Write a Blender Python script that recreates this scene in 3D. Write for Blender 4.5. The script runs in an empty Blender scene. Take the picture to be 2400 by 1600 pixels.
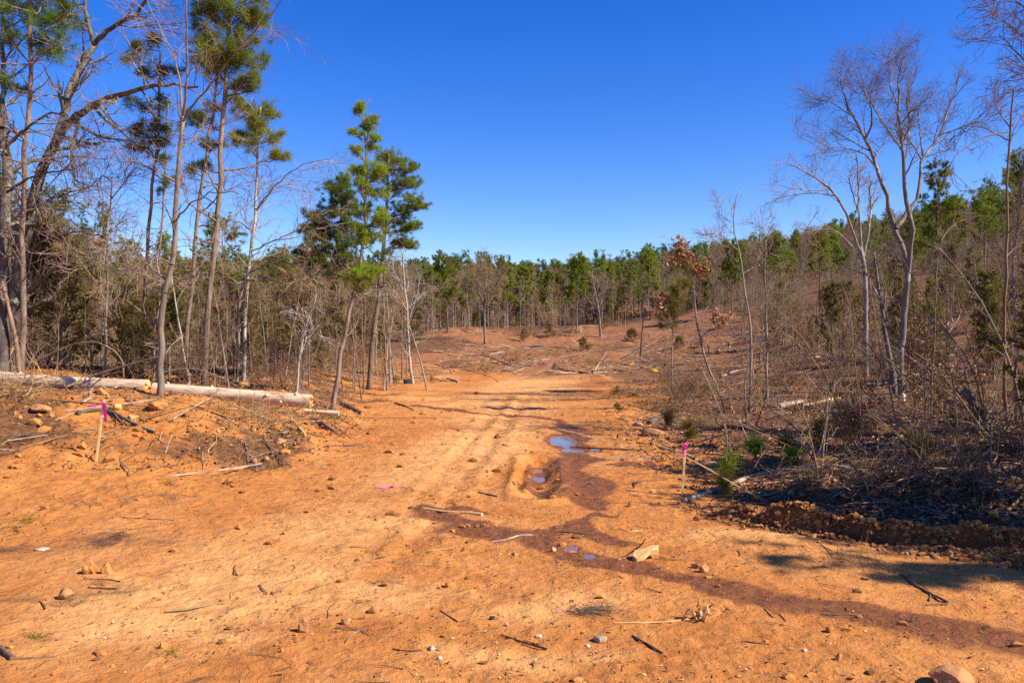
import bpy, math, random
import numpy as np

# ------------------------------------------------------------------ camera, sky, sun, exposure
SC = bpy.context.scene
COL = SC.collection
EYE = 1.65
F = 1884.0                      # focal length in pixels of the 2400 px wide photograph
HOR = 784.0                     # row of the horizon
PITCH = math.atan((800 - HOR) / F)
cam_d = bpy.data.cameras.new('camera')
cam_d.sensor_width = 36.0
cam_d.lens = F / 2400 * 36
cam_d.clip_start = 0.1
cam_d.clip_end = 2000
cam = bpy.data.objects.new('camera', cam_d)
cam.location = (0, 0, EYE)
cam.rotation_euler = (math.pi / 2 - PITCH, 0, 0)
COL.objects.link(cam)
SC.camera = cam

SUN_EL = math.radians(40)
SUN_DIR = np.array([0.95, -0.31, 0.0]); SUN_DIR /= np.linalg.norm(SUN_DIR)
SUN_VEC = np.array([SUN_DIR[0] * math.cos(SUN_EL), SUN_DIR[1] * math.cos(SUN_EL), math.sin(SUN_EL)])
world = bpy.data.worlds.new('World')
SC.world = world
world.use_nodes = True
nt = world.node_tree
nt.nodes.clear()
sky = nt.nodes.new('ShaderNodeTexSky')
sky.sky_type = 'NISHITA'
sky.sun_disc = False
sky.sun_elevation = SUN_EL
sky.sun_rotation = math.atan2(SUN_DIR[0], SUN_DIR[1])
sky.altitude = 300
sky.air_density = 1.0
sky.dust_density = 0.25
sky.ozone_density = 4.0
gam = nt.nodes.new('ShaderNodeHueSaturation')
gam.inputs['Saturation'].default_value = 1.38
gam.inputs['Hue'].default_value = 0.523
bg = nt.nodes.new('ShaderNodeBackground')
bg.inputs['Strength'].default_value = 0.108
out = nt.nodes.new('ShaderNodeOutputWorld')
nt.links.new(sky.outputs[0], gam.inputs['Color'])
nt.links.new(gam.outputs[0], bg.inputs[0])
nt.links.new(bg.outputs[0], out.inputs[0])

sun_d = bpy.data.lights.new('sun', 'SUN')
sun_d.energy = 4.9
sun_d.angle = math.radians(0.5)
sun_d.color = (1.0, 0.92, 0.79)
sun = bpy.data.objects.new('sun', sun_d)
from mathutils import Vector
sun.rotation_euler = Vector(SUN_VEC).to_track_quat('Z', 'Y').to_euler()
sun.location = (20, -15, 30)
COL.objects.link(sun)

SC.view_settings.view_transform = 'Standard'
SC.view_settings.look = 'None'
SC.view_settings.exposure = 0.90
SC.view_settings.gamma = 1.0
SC.view_settings.use_curve_mapping = False
SC.render.engine = 'CYCLES'
SC.cycles.max_bounces = 5
SC.cycles.diffuse_bounces = 3
SC.cycles.glossy_bounces = 2
SC.cycles.use_denoising = False

RNG = np.random.default_rng(11)

# ------------------------------------------------------------------ helpers
def tag(o, label=None, cat=None, group=None, kind=None):
    if label: o['label'] = label
    if cat: o['category'] = cat
    if group: o['group'] = group
    if kind: o['kind'] = kind
    return o

def link(name, mesh, parent=None, loc=None):
    o = bpy.data.objects.new(name, mesh)
    COL.objects.link(o)
    if parent is not None: o.parent = parent
    if loc is not None: o.location = loc
    return o

def empty(name, loc=(0, 0, 0), rz=0.0):
    o = bpy.data.objects.new(name, None)
    o.location = loc
    o.rotation_euler = (0, 0, rz)
    o.empty_display_size = 0.2
    COL.objects.link(o)
    return o

def np_mesh(name, V, faces, mats, smooth=False):
    """faces: list of (int array [n,k], material index)"""
    V = np.asarray(V, dtype=np.float32).reshape(-1, 3)
    me = bpy.data.meshes.new(name)
    me.vertices.add(len(V))
    me.vertices.foreach_set('co', V.ravel())
    idx, tot, mi = [], [], []
    for f, m in faces:
        f = np.asarray(f, dtype=np.int32)
        if len(f) == 0: continue
        idx.append(f.ravel())
        tot.append(np.full(len(f), f.shape[1], dtype=np.int32))
        mi.append(np.full(len(f), m, dtype=np.int32))
    idx = np.concatenate(idx); tot = np.concatenate(tot); mi = np.concatenate(mi)
    start = np.concatenate([[0], np.cumsum(tot)[:-1]]).astype(np.int32)
    me.loops.add(len(idx))
    me.loops.foreach_set('vertex_index', idx)
    me.polygons.add(len(tot))
    me.polygons.foreach_set('loop_start', start)
    me.polygons.foreach_set('loop_total', tot)
    me.polygons.foreach_set('material_index', mi)
    me.polygons.foreach_set('use_smooth', np.full(len(tot), smooth, dtype=bool))
    for m in mats: me.materials.append(m)
    me.update(calc_edges=True)
    return me

class MB:
    """collects vertex and face arrays"""
    def __init__(s): s.V = []; s.F = []; s.n = 0
    def add(s, V, F, m=0):
        V = np.asarray(V, dtype=float).reshape(-1, 3)
        s.V.append(V)
        s.F.append((np.asarray(F) + s.n, m))
        s.n += len(V)
    def tubes(s, P, R, sides, m=0, cap=False):
        if len(P) == 0: return
        V, Fq = tube_arrays(P, R, sides)
        n0 = s.n
        s.add(V, Fq, m)
        if cap:
            N, K = R.shape
            base = (np.arange(N) * K * sides)[:, None] + np.arange(sides)[None, :]
            s.F.append((base[:, ::-1] + n0, m))
            s.F.append((base + (K - 1) * sides + n0, m))
    def mesh(s, name, mats, smooth=False):
        return np_mesh(name, np.concatenate(s.V), s.F, mats, smooth)

def unit(a):
    return a / np.maximum(np.linalg.norm(a, axis=-1, keepdims=True), 1e-9)

def frames(T):
    ref = np.where(np.abs(T[..., 2:3]) > 0.9, np.array([1.0, 0, 0]), np.array([0, 0, 1.0]))
    A = unit(np.cross(T, ref))
    return A, np.cross(T, A)

def tube_arrays(P, R, s):
    P = np.asarray(P, float); R = np.asarray(R, float)
    N, K, _ = P.shape
    T = np.empty_like(P)
    T[:, 1:-1] = P[:, 2:] - P[:, :-2]
    T[:, 0] = P[:, 1] - P[:, 0]
    T[:, -1] = P[:, -1] - P[:, -2]
    Tm = unit(P[:, -1] - P[:, 0])[:, None, :]
    T = unit(T)
    A0, _ = frames(np.broadcast_to(Tm, T.shape))
    A = unit(A0 - T * (A0 * T).sum(-1, keepdims=True))
    B = np.cross(T, A)
    th = np.arange(s) * 2 * math.pi / s
    ring = A[:, :, None, :] * np.cos(th)[None, None, :, None] + B[:, :, None, :] * np.sin(th)[None, None, :, None]
    V = P[:, :, None, :] + ring * (R[:, :, None, None])
    base = (np.arange(N) * K * s)[:, None, None] + (np.arange(K - 1) * s)[None, :, None]
    j = np.arange(s)[None, None, :]; j2 = (j + 1) % s
    Fq = np.stack([base + j, base + j2, base + s + j2, base + s + j], -1).reshape(-1, 4)
    return V.reshape(-1, 3), Fq

def resample(pts, k):
    pts = np.asarray(pts, float)
    d = np.concatenate([[0], np.cumsum(np.linalg.norm(np.diff(pts, axis=0), axis=1))])
    t = np.linspace(0, d[-1], k)
    o = np.stack([np.interp(t, d, pts[:, i]) for i in range(pts.shape[1])], 1)
    o[1:-1] = 0.25 * o[:-2] + 0.5 * o[1:-1] + 0.25 * o[2:]
    return o

def kids(P, R, n, t0, t1, L, ang, rng, k=4, up=0.0, wob=0.15, rr=0.6, rmin=0.002, tip=0.3, fall=0.4, angv=0.25, rabs=None):
    """n child polylines on each parent polyline"""
    m, K, _ = P.shape
    N = m * n
    par = np.repeat(np.arange(m), n)
    t = t0 + (t1 - t0) * ((np.tile(np.arange(n), m) + rng.random(N)) / n)
    f = np.clip(t, 0, 0.999) * (K - 1)
    i = f.astype(int); w = (f - i)[:, None]
    base = P[par, i] * (1 - w) + P[par, i + 1] * w
    T = unit(P[par, i + 1] - P[par, i])
    rad = R[par, i] * (1 - w[:, 0]) + R[par, i + 1] * w[:, 0]
    A, B = frames(T)
    ph = rng.random(N) * 2 * math.pi
    a = ang * (1 + angv * rng.standard_normal(N))
    d = T * np.cos(a)[:, None] + (A * np.cos(ph)[:, None] + B * np.sin(ph)[:, None]) * np.sin(a)[:, None]
    tt = (t - t0) / max(t1 - t0, 1e-6)
    ln = L * (0.55 + 0.75 * rng.random(N)) * (1 - fall * tt)
    C = np.empty((N, k, 3)); C[:, 0] = base
    for j in range(1, k):
        C[:, j] = C[:, j - 1] + d * (ln / (k - 1))[:, None]
        d = unit(d + wob * rng.standard_normal((N, 3)) + np.array([0, 0, up]))
    r0 = np.maximum(rad * rr, rmin) if rabs is None else np.minimum(np.full(N, rabs), rad)
    CR = r0[:, None] * np.linspace(1, tip, k)[None, :]
    return C, np.maximum(CR, rmin * 0.6)

def needles(mb, C, D, n, L, W, rng, spread=1.0, m=0):
    """n thin triangles fanned round each centre C with main direction D"""
    N = len(C)
    if N == 0: return
    d = unit(D[:, None, :] * 0.7 + spread * rng.standard_normal((N, n, 3)))
    ln = L * (0.6 + 0.6 * rng.random((N, n, 1)))
    s = unit(np.cross(d, rng.standard_normal((N, n, 3)))) * (W * 0.5)
    c = C[:, None, :] + 0.15 * L * rng.standard_normal((N, n, 3))
    tipp = c + d * ln
    tipp[..., 2] -= 0.12 * ln[..., 0]
    V = np.stack([c - s, c + s, tipp], 2).reshape(-1, 3)
    mb.add(V, np.arange(len(V)).reshape(-1, 3), m)

def leaves(mb, C, size, rng, m=0, flat=0.0, L=1.6):
    """small bent leaf quads"""
    N = len(C)
    d = rng.standard_normal((N, 3)); d[:, 2] *= (1 - flat); d = unit(d)
    s = rng.standard_normal((N, 3)); s[:, 2] *= (1 - flat)
    s = unit(s - d * (s * d).sum(-1, keepdims=True))
    sz = (size * (0.6 + 0.8 * rng.random(N)))[:, None]
    nrm = np.cross(d, s) * sz * 0.25
    V = np.stack([C - d * sz * L / 2, C + s * sz / 2 + nrm, C + d * sz * L / 2, C - s * sz / 2 + nrm], 1).reshape(-1, 3)
    q = np.arange(N)[:, None] * 4
    mb.add(V, np.concatenate([q + np.array([[0, 1, 2]]), q + np.array([[0, 2, 3]])]), m)

# ------------------------------------------------------------------ noise
def vnoise(x, y, seed=0):
    xi = np.floor(x).astype(np.int64); yi = np.floor(y).astype(np.int64)
    fx = x - xi; fy = y - yi
    fx = fx * fx * (3 - 2 * fx); fy = fy * fy * (3 - 2 * fy)
    def h(a, b):
        n = (a * 374761393 + b * 668265263 + seed * 974711) & 0xffffffff
        n = ((n ^ (n >> 13)) * 1274126177) & 0xffffffff
        n = ((n ^ (n >> 16)) * 2246822519) & 0xffffffff
        return (n & 0xffff) / 65535.0
    a = h(xi, yi) * (1 - fx) + h(xi + 1, yi) * fx
    b = h(xi, yi + 1) * (1 - fx) + h(xi + 1, yi + 1) * fx
    return (a * (1 - fy) + b * fy) * 2 - 1

def fbm(x, y, octv=4, seed=0, gain=0.5):
    s = 0; a = 1.0; f = 1.0
    for i in range(octv):
        s = s + a * vnoise(x * f + 17.3 * i, y * f - 9.1 * i, seed + i)
        a *= gain; f *= 2.03
    return s

def sm(t):
    t = np.clip(t, 0, 1)
    return t * t * (3 - 2 * t)

def pdist(x, y, pts, ext=None):
    """distance to a polyline, position along it, signed side"""
    pts = np.asarray(pts, float)
    best = np.full(x.shape, 1e9); side = np.zeros(x.shape); val = np.zeros(x.shape)
    for i in range(len(pts) - 1):
        ax, ay = pts[i, :2]; bx, by = pts[i + 1, :2]
        dx, dy = bx - ax, by - ay
        t = np.clip(((x - ax) * dx + (y - ay) * dy) / (dx * dx + dy * dy), 0, 1)
        px, py = ax + t * dx - x, ay + t * dy - y
        d = np.sqrt(px * px + py * py)
        c = dx * (y - ay) - dy * (x - ax)
        m = d < best
        best = np.where(m, d, best); side = np.where(m, np.sign(c), side); val = np.where(m, i + t, val)
    return best, side, val

def flat(u, v, z=0.0):
    d = (EYE - z) * F / (v - HOR)
    return ((u - 1200) / F * d, d)

# ------------------------------------------------------------------ terrain
FOOT = [(-40, 8.4), (-9, 8.4), (-6, 8.9), (-4.2, 9.2), (-3.2, 9.6), (-2.6, 10.4), (-2.3, 12), (-2.5, 14.5), (-3.0, 17), (-3.6, 21), (-4.2, 26), (-5, 34), (-6, 45)]
CREST = [flat(1640, 1163, .10), flat(1760, 1182, .12), flat(1900, 1196, .13), flat(2050, 1213, .14), flat(2200, 1222, .15), flat(2400, 1234, .15), flat(2900, 1262, .15)]
RIDGE = [flat(1655, 1190, .02), flat(1800, 1212, .03), flat(1900, 1232, .03), flat(2050, 1262, .03), flat(2200, 1285, .03), flat(2400, 1312, .03), flat(2900, 1380, .03)]
ROAD = [(0, -10), (-.3, 4), (-.3, 8), (-.45, 11), (-.5, 15), (-.4, 19), (.1, 26), (.4, 33)]
WETS = [([flat(1005, 1190), flat(1040, 1240), flat(1150, 1258), flat(1300, 1250), flat(1400, 1205), flat(1470, 1215)], .24),
        ([flat(1060, 1185), flat(1130, 1200)], .12),
        ([flat(1350, 1235), flat(1460, 1270)], .16),
        ([flat(1300, 1262), flat(1330, 1300), flat(1400, 1315), flat(1500, 1330), flat(1650, 1365)], .22),
        ([flat(1650, 1365), flat(1800, 1402), flat(2000, 1432), flat(2200, 1462), flat(2450, 1500), flat(2900, 1570)], .36),
        ([flat(1262, 1160), flat(1262, 1085)], .16),
        ([flat(1400, 1190), flat(1350, 1110), flat(1360, 1050), flat(1330, 1000), flat(1310, 985)], .34),
        ([flat(1330, 990), flat(1220, 978), flat(1080, 964), flat(985, 950)], .30),
        ([flat(1440, 1085), flat(1520, 1085)], .25)]
PUDDLES = [  # centre x, y, radii, level
    (flat(1263, 1096), (.10, .42)), (flat(1318, 1030), (.20, .62)), (flat(1345, 1050), (.16, .22)), (flat(1397, 1050), (.06, .25)),
    (flat(1338, 1284), (.055, .08)), (flat(1382, 1302), (.045, .05))]

PUD_Z = []
def pud_level(i): return PUD_Z[i]

def masks(x, y):
    rd, _, _ = pdist(x, y, ROAD)
    hw = np.interp(y, [0, 5, 8, 11, 19, 26, 33], [9, 5.0, 2.8, 1.7, 2.4, 2.4, 2.0])
    road = 1 - sm((rd - hw * 0.75) / (hw * 0.5 + .2))
    road = np.where(y > 30, road * (1 - sm((y - 30) / 6)), road)
    fd, fs, _ = pdist(x, y, FOOT)
    left = np.where(fs > 0, fd, -fd)          # > 0 inside the left bank
    cd, cs, cv = pdist(x, y, CREST)
    behind = np.where(cs > 0, cd, -cd)        # > 0 behind the berm on the right
    behind = np.where(cv < 0.02, -0.3 - cd, behind)
    return road, left, behind, cd, cv

def H(x, y, micro=True):
    x = np.asarray(x, float); y = np.asarray(y, float)
    road, left, behind, cd, cv = masks(x, y)
    z = 2.2 * sm((y - 27) / 62)
    yc = np.maximum(y, 0)
    z = z + 8.6 * sm((y - 80 + 8 * vnoise(x / 60, y / 60, 5)) / 170) + 1.5 * vnoise(x / 45, y / 45, 9) * sm((y - 90) / 60)
    d = x - (5.6 + 0.05 * yc)
    z = z + 0.165 * np.where(d > 20, d, 2.5 * np.log1p(np.exp(np.clip(d / 2.5, -30, 30)))) * sm((y - 10) / 20)
    # left bank
    hc = np.interp(x, [-12, -8, -6, -4.2, -3.2, -2.3], [.89, .80, .73, .59, .49, .44])
    lb = hc * sm(left / np.interp(x, [-6, -3.5, -2.5], [3.0, 2.1, 1.2])) * (1 - .75 * sm((y - 16) / 20))
    lb = lb - .24 * sm((y - 12.35) / .5) * (1 - sm((y - 14.3) / 1.2)) * sm((x + 5.6) / .8) * sm(left / 1.2)
    lb = lb * (1 + .18 * vnoise(x / .9, y / .9, 31) * sm(left))
    z = z + lb
    # rise at the far left of the road mouth
    z = z + .12 * sm((-x - 3) / 5) * (1 - sm((y - 10) / 3)) * sm((y - 5) / 4)
    # right berm, rut and the ground behind it
    lump = .55 + .4 * vnoise(x * 5, y * 5, 21) + .45 * vnoise(x * 11, y * 11, 22) + .2 * vnoise(x * 24, y * 24, 23)
    on = np.where((cv > 0.0), 1.0, 0.0) * sm((cv) / 2.4)
    sb = behind + .05 * vnoise(x * 4.5, y * 4.5, 24) + .022 * vnoise(x * 13, y * 13, 25)
    wall = sm((sb + .09) / .07)
    berm = .135 * wall * np.exp(-np.maximum(sb, 0) / .34) * (.45 + .75 * np.clip(lump, -.2, 1.2)) * on
    r2, _, rv = pdist(x, y, RIDGE)
    ridge = .075 * np.exp(-(r2 / .10) ** 2) * np.clip(lump + .1, 0, 1.4) * sm(rv / .8) * np.where(rv > 0, 1, 0)
    between = (1 - wall) * sm((behind + .46) / .14) * on
    z = z + berm + ridge - .11 * between
    bk = np.maximum(behind, 0)
    z = z + (.40 * sm((bk - .5) / 2.6) - .05 * sm(bk / .4)) * sm((x - 1.6) / 1.6) * (1 - sm((y - 9) / 8))
    # ruts in the road
    for a, b, w, dep in (((1229, 1078), (1213, 1156), .045, .06), ((1262, 1074), (1262, 1165), .15, .09), ((1180, 1110), (1140, 1140), .2, .02),
                         ((1060, 1150), (1180, 1000), .12, .022), ((1010, 1150), (1130, 1000), .1, .018), ((860, 1290), (1010, 1150), .1, .016), ((960, 1290), (1060, 1150), .11, .018), ((1130, 1000), (1190, 930), .12, .02), ((1180, 1000), (1235, 930), .12, .02), ((700, 1420), (860, 1290), .1, .012), ((800, 1420), (960, 1290), .1, .012), ((1320, 1120), (1345, 985), .5, .035)):
        dd, _, _ = pdist(x, y, [flat(*a), flat(*b)])
        z = z - dep * (1 + (.35 * np.tanh(4 * np.sin(26 * y + 6 * x)) if dep < .021 else 0)) * np.exp(-(dd / w) ** 2) + dep * .4 * np.exp(-((dd - w * 1.9) / (w * .6)) ** 2)
    for i, ((cx, cy), (rx, ry)) in enumerate(PUDDLES):
        e = ((x - cx) / rx) ** 2 + ((y - cy) / ry) ** 2
        k = 1 - sm((e - .7) / 1.1)
        if i >= len(PUD_Z): continue
        z = z * (1 - k) + k * (pud_level(i) - .007 + .014 * vnoise(x * 7, y * 4, 3) + .006 * vnoise(x * 19, y * 13, 4))
    # unevenness
    rough = (1 - road) * .8 + .2
    far = sm((y - 26) / 10)
    z = z + .055 * fbm(x / 1.7, y / 1.7, 3, 40) * rough * (1 + .9 * far) + (.38 * vnoise(x / 5, y / 5, 44) + .12 * vnoise(x / 1.9, y / 1.9, 45)) * far * (1 - sm((y - 85) / 30)) + .012 * vnoise(x / .7, y / .7, 47)
    if micro:
        near = 1 - sm((y - 14) / 14)
        rg = .017 * rough + .0045
        c = fbm(x * 5.5, y * 5.5, 3, 50)
        z = z + near * .045 * np.abs(fbm(x * 2.6, y * 2.6, 3, 55)) * sm(left / .7)
        z = z + near * rg * (np.abs(c) * 1.6 - .4) + near * .4 * rg * vnoise(x * 22, y * 22, 60)
        z = z + (1 - near) * .05 * rough * np.abs(fbm(x * 1.3, y * 1.3, 2, 70))
    return z

_lv = []
for (cx, cy), (rx, ry) in PUDDLES:
    th = np.linspace(0, 2 * math.pi, 24)
    _lv.append(float(np.percentile(H(cx + rx * 1.6 * np.cos(th), cy + ry * 1.6 * np.sin(th), False), 12)) - .006)
PUD_Z.extend(_lv)

def ray(u, v):
    c, s = math.cos(PITCH), math.sin(PITCH)
    dx, dz = (u - 1200) / F, (800 - v) / F
    return np.array([dx, c + dz * s, -s + dz * c])

def G(u, v):
    """where the line of sight through a photograph pixel meets the ground"""
    r = ray(u, v); r = r / r[1]
    t = np.concatenate([np.arange(2.5, 20, .02), np.arange(20, 160, .1)])
    z = H(r[0] * t, t, False)
    g = EYE + r[2] * t - z
    k = np.argmax(g < 0) if (g < 0).any() else len(t) - 1
    if k > 0:
        a, b = g[k - 1], g[k]
        tt = t[k - 1] + (t[k] - t[k - 1]) * (a / (a - b) if a != b else 0)
    else: tt = t[0]
    return np.array([r[0] * tt, tt, float(H(np.array([r[0] * tt]), np.array([tt]))[0])])

def at(u, v, D):
    """point on the line of sight at depth D"""
    r = ray(u, v)
    return np.array([0, 0, EYE]) + r / r[1] * D

# ------------------------------------------------------------------ materials
def new_mat(name):
    m = bpy.data.materials.new(name)
    m.use_nodes = True
    n = m.node_tree.nodes; l = m.node_tree.links
    return m, n, l, n['Principled BSDF']

def ramp(n, l, src, stops):
    r = n.new('ShaderNodeValToRGB')
    while len(r.color_ramp.elements) < len(stops): r.color_ramp.elements.new(0.5)
    for e, (p, c) in zip(r.color_ramp.elements, stops):
        e.position = p; e.color = (*c, 1)
    l.new(src, r.inputs[0])
    return r.outputs[0]

def noise(n, l, scale, detail=4, rough=.6, vec=None, dist=0.0):
    t = n.new('ShaderNodeTexNoise')
    t.inputs['Scale'].default_value = scale
    t.inputs['Detail'].default_value = detail
    t.inputs['Roughness'].default_value = rough
    t.inputs['Distortion'].default_value = dist
    if vec is not None: l.new(vec, t.inputs['Vector'])
    return t.outputs['Fac']

def mix(n, l, fac, a, b, mode='MIX'):
    x = n.new('ShaderNodeMix'); x.data_type = 'RGBA'; x.blend_type = mode
    for sock, v in ((x.inputs[0], fac), (x.inputs[6], a), (x.inputs[7], b)):
        if isinstance(v, (int, float)): sock.default_value = v
        elif isinstance(v, tuple): sock.default_value = (*v, 1)
        else: l.new(v, sock)
    return x.outputs[2]

def math_n(n, l, op, a, b=0.0, clamp=False):
    x = n.new('ShaderNodeMath'); x.operation = op; x.use_clamp = clamp
    for s, v in ((x.inputs[0], a), (x.inputs[1], b)):
        if isinstance(v, (int, float)): s.default_value = v
        else: l.new(v, s)
    return x.outputs[0]

def bark_mat(name, dark, light, scale=9, lichen=None, lich_amt=.5, stretch=.25):
    m, n, l, p = new_mat(name)
    tc = n.new('ShaderNodeTexCoord')
    mp = n.new('ShaderNodeMapping'); mp.inputs['Scale'].default_value = (1, 1, stretch)
    l.new(tc.outputs['Object'], mp.inputs[0])
    f = noise(n, l, scale, 6, .7, mp.outputs[0])
    c = ramp(n, l, f, [(.32, dark), (.66, light)])
    oi = n.new('ShaderNodeObjectInfo')
    if lichen:
        f2 = noise(n, l, scale * .45, 4, .6, tc.outputs['Object'])
        k = ramp(n, l, f2, [(lich_amt, (0, 0, 0)), (lich_amt + .1, (1, 1, 1))])
        c = mix(n, l, k, c, lichen)
    hsv = n.new('ShaderNodeHueSaturation')
    l.new(math_n(n, l, 'ADD', math_n(n, l, 'MULTIPLY', oi.outputs['Random'], .5), .75), hsv.inputs['Value'])
    l.new(c, hsv.inputs['Color'])
    l.new(hsv.outputs[0], p.inputs['Base Color'])
    p.inputs['Roughness'].default_value = .92
    p.inputs['Specular IOR Level'].default_value = .15
    b = n.new('ShaderNodeBump'); b.inputs['Strength'].default_value = .6; b.inputs['Distance'].default_value = .02
    l.new(f, b.inputs['Height']); l.new(b.outputs[0], p.inputs['Normal'])
    return m

def leaf_mat(name, cols, trans=.5, rough=.6):
    m, n, l, p = new_mat(name)
    g = n.new('ShaderNodeNewGeometry')
    oi = n.new('ShaderNodeObjectInfo')
    k = len(cols)
    c = ramp(n, l, g.outputs['Random Per Island'], [((i + .5) / k, c) for i, c in enumerate(cols)])
    tc = n.new('ShaderNodeTexCoord')
    f = noise(n, l, 1.1, 2, .5, tc.outputs['Object'])
    hsv = n.new('ShaderNodeHueSaturation')
    l.new(c, hsv.inputs['Color'])
    v = math_n(n, l, 'ADD', math_n(n, l, 'MULTIPLY', f, .9), .5)
    v = math_n(n, l, 'MULTIPLY', v, math_n(n, l, 'ADD', math_n(n, l, 'MULTIPLY', oi.outputs['Random'], .4), .8))
    l.new(v, hsv.inputs['Value'])
    l.new(math_n(n, l, 'ADD', math_n(n, l, 'MULTIPLY', oi.outputs['Random'], .05), .475), hsv.inputs['Hue'])
    l.new(hsv.outputs[0], p.inputs['Base Color'])
    p.inputs['Roughness'].default_value = rough
    p.inputs['Specular IOR Level'].default_value = .25
    if trans:
        t = n.new('ShaderNodeBsdfTranslucent')
        l.new(hsv.outputs[0], t.inputs['Color'])
        ms = n.new('ShaderNodeMixShader'); ms.inputs[0].default_value = trans
        l.new(p.outputs[0], ms.inputs[1]); l.new(t.outputs[0], ms.inputs[2])
        l.new(ms.outputs[0], n['Material Output'].inputs['Surface'])
    return m

def plain_mat(name, c1, c2, scale=8, rough=.85, stretch=(1, 1, 1), bump=.3, island=0.0):
    m, n, l, p = new_mat(name)
    tc = n.new('ShaderNodeTexCoord')
    mp = n.new('ShaderNodeMapping'); mp.inputs['Scale'].default_value = stretch
    l.new(tc.outputs['Object'], mp.inputs[0])
    f = noise(n, l, scale, 5, .65, mp.outputs[0])
    c = ramp(n, l, f, [(.28, c1), (.62, c2)])
    if island:
        g = n.new('ShaderNodeNewGeometry')
        hsv = n.new('ShaderNodeHueSaturation')
        l.new(math_n(n, l, 'ADD', math_n(n, l, 'MULTIPLY', g.outputs['Random Per Island'], island), 1 - island / 2), hsv.inputs['Value'])
        l.new(c, hsv.inputs['Color']); c = hsv.outputs[0]
    l.new(c, p.inputs['Base Color'])
    p.inputs['Roughness'].default_value = rough
    p.inputs['Specular IOR Level'].default_value = .2
    if bump:
        b = n.new('ShaderNodeBump'); b.inputs['Strength'].default_value = bump; b.inputs['Distance'].default_value = .02
        l.new(f, b.inputs['Height']); l.new(b.outputs[0], p.inputs['Normal'])
    return m

M = {}
M['pine_bark'] = bark_mat('pine_bark', (.075, .05, .036), (.29, .205, .145), 10)
M['grey_bark'] = bark_mat('grey_bark', (.10, .075, .055), (.36, .28, .21), 12)
M['pale_bark'] = bark_mat('pale_bark', (.20, .16, .12), (.52, .45, .37), 10)
M['oak_bark'] = bark_mat('oak_bark', (.045, .035, .028), (.20, .16, .125), 9, (.34, .35, .29), .58)
M['mottle_bark'] = bark_mat('mottle_bark', (.10, .07, .055), (.30, .24, .20), 7, (.40, .37, .31), .54)
M['wood_bark'] = bark_mat('wood_bark', (.10, .06, .036), (.31, .195, .115), 6)
M['twig'] = bark_mat('twig', (.14, .088, .05), (.40, .265, .145), 5)
M['red_twig'] = bark_mat('red_twig', (.12, .07, .055), (.27, .17, .135), 5)
M['dry_twig'] = bark_mat('dry_twig', (.14, .08, .035), (.45, .28, .125), 4)
M['needle'] = leaf_mat('needle', [(.06, .125, .012), (.125, .22, .014), (.21, .29, .014), (.31, .33, .022), (.29, .21, .03)])
M['dark_needle'] = leaf_mat('dark_needle', [(.045, .105, .018), (.09, .17, .018), (.16, .225, .016), (.24, .25, .018)])
M['light_needle'] = leaf_mat('light_needle', [(.13, .22, .012), (.24, .32, .014), (.36, .38, .02), (.33, .25, .03)])
M['cedar'] = leaf_mat('cedar', [(.075, .08, .012), (.15, .14, .016), (.22, .185, .022), (.22, .135, .03)])
M['olive'] = leaf_mat('olive', [(.11, .10, .014), (.20, .175, .02), (.28, .21, .03), (.27, .17, .05)])
M['dead_leaf'] = leaf_mat('dead_leaf', [(.46, .27, .09), (.58, .38, .15), (.66, .48, .22), (.50, .29, .11)], .45)
M['litter'] = leaf_mat('litter', [(.07, .035, .018), (.17, .085, .04), (.30, .16, .075), (.42, .25, .12)], 0)
M['grass'] = leaf_mat('grass', [(.09, .13, .012), (.17, .19, .02), (.28, .22, .04)])
M['clod'] = plain_mat('clod', (.29, .10, .022), (.46, .19, .05), 7, .95, island=.5)
M['dark_clod'] = plain_mat('dark_clod', (.16, .065, .02), (.34, .15, .045), 7, .95, island=.6)
M['rock'] = plain_mat('rock', (.27, .115, .04), (.46, .22, .085), 9, .9, bump=.6)
M['pale_rock'] = plain_mat('pale_rock', (.36, .24, .16), (.52, .40, .30), 20, .85)
M['grey_rock'] = plain_mat('grey_rock', (.20, .13, .08), (.42, .30, .19), 9, .9, bump=.6)
M['peeled'] = plain_mat('peeled', (.26, .14, .06), (.66, .50, .33), 3.2, .75, (.9, 6, 6), .4)
M['fresh'] = plain_mat('fresh', (.50, .25, .06), (.68, .40, .12), 14, .8, (1, 1, 1), .5)
M['weathered'] = plain_mat('weathered', (.16, .12, .09), (.46, .36, .27), 6, .9, (1, 1, 1), .5)
M['splinter'] = plain_mat('splinter', (.42, .22, .075), (.72, .46, .19), 8, .8, (1, 1, 1), .4)
M['stick'] = plain_mat('stick', (.065, .035, .02), (.20, .11, .06), 14, .9)
M['stake'] = plain_mat('stake', (.62, .38, .11), (.80, .56, .22), 10, .7, (6, 6, .6), .2)
M['char'] = plain_mat('char', (.015, .012, .012), (.05, .04, .04), 20, .9)

def ribbon_mat(name, col):
    m, n, l, p = new_mat(name)
    p.inputs['Base Color'].default_value = (*col, 1)
    p.inputs['Roughness'].default_value = .35
    t = n.new('ShaderNodeBsdfTranslucent'); t.inputs['Color'].default_value = (*col, 1)
    ms = n.new('ShaderNodeMixShader'); ms.inputs[0].default_value = .4
    l.new(p.outputs[0], ms.inputs[1]); l.new(t.outputs[0], ms.inputs[2])
    l.new(ms.outputs[0], n['Material Output'].inputs['Surface'])
    return m
M['ribbon'] = ribbon_mat('ribbon', (.82, .03, .40))
M['pale_ribbon'] = ribbon_mat('pale_ribbon', (.85, .30, .45))
M['yellow'] = plain_mat('yellow', (.8, .55, .02), (.85, .62, .04), 3, .5)
M['white'] = plain_mat('white', (.62, .68, .66), (.75, .80, .78), 8, .5)

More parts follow.
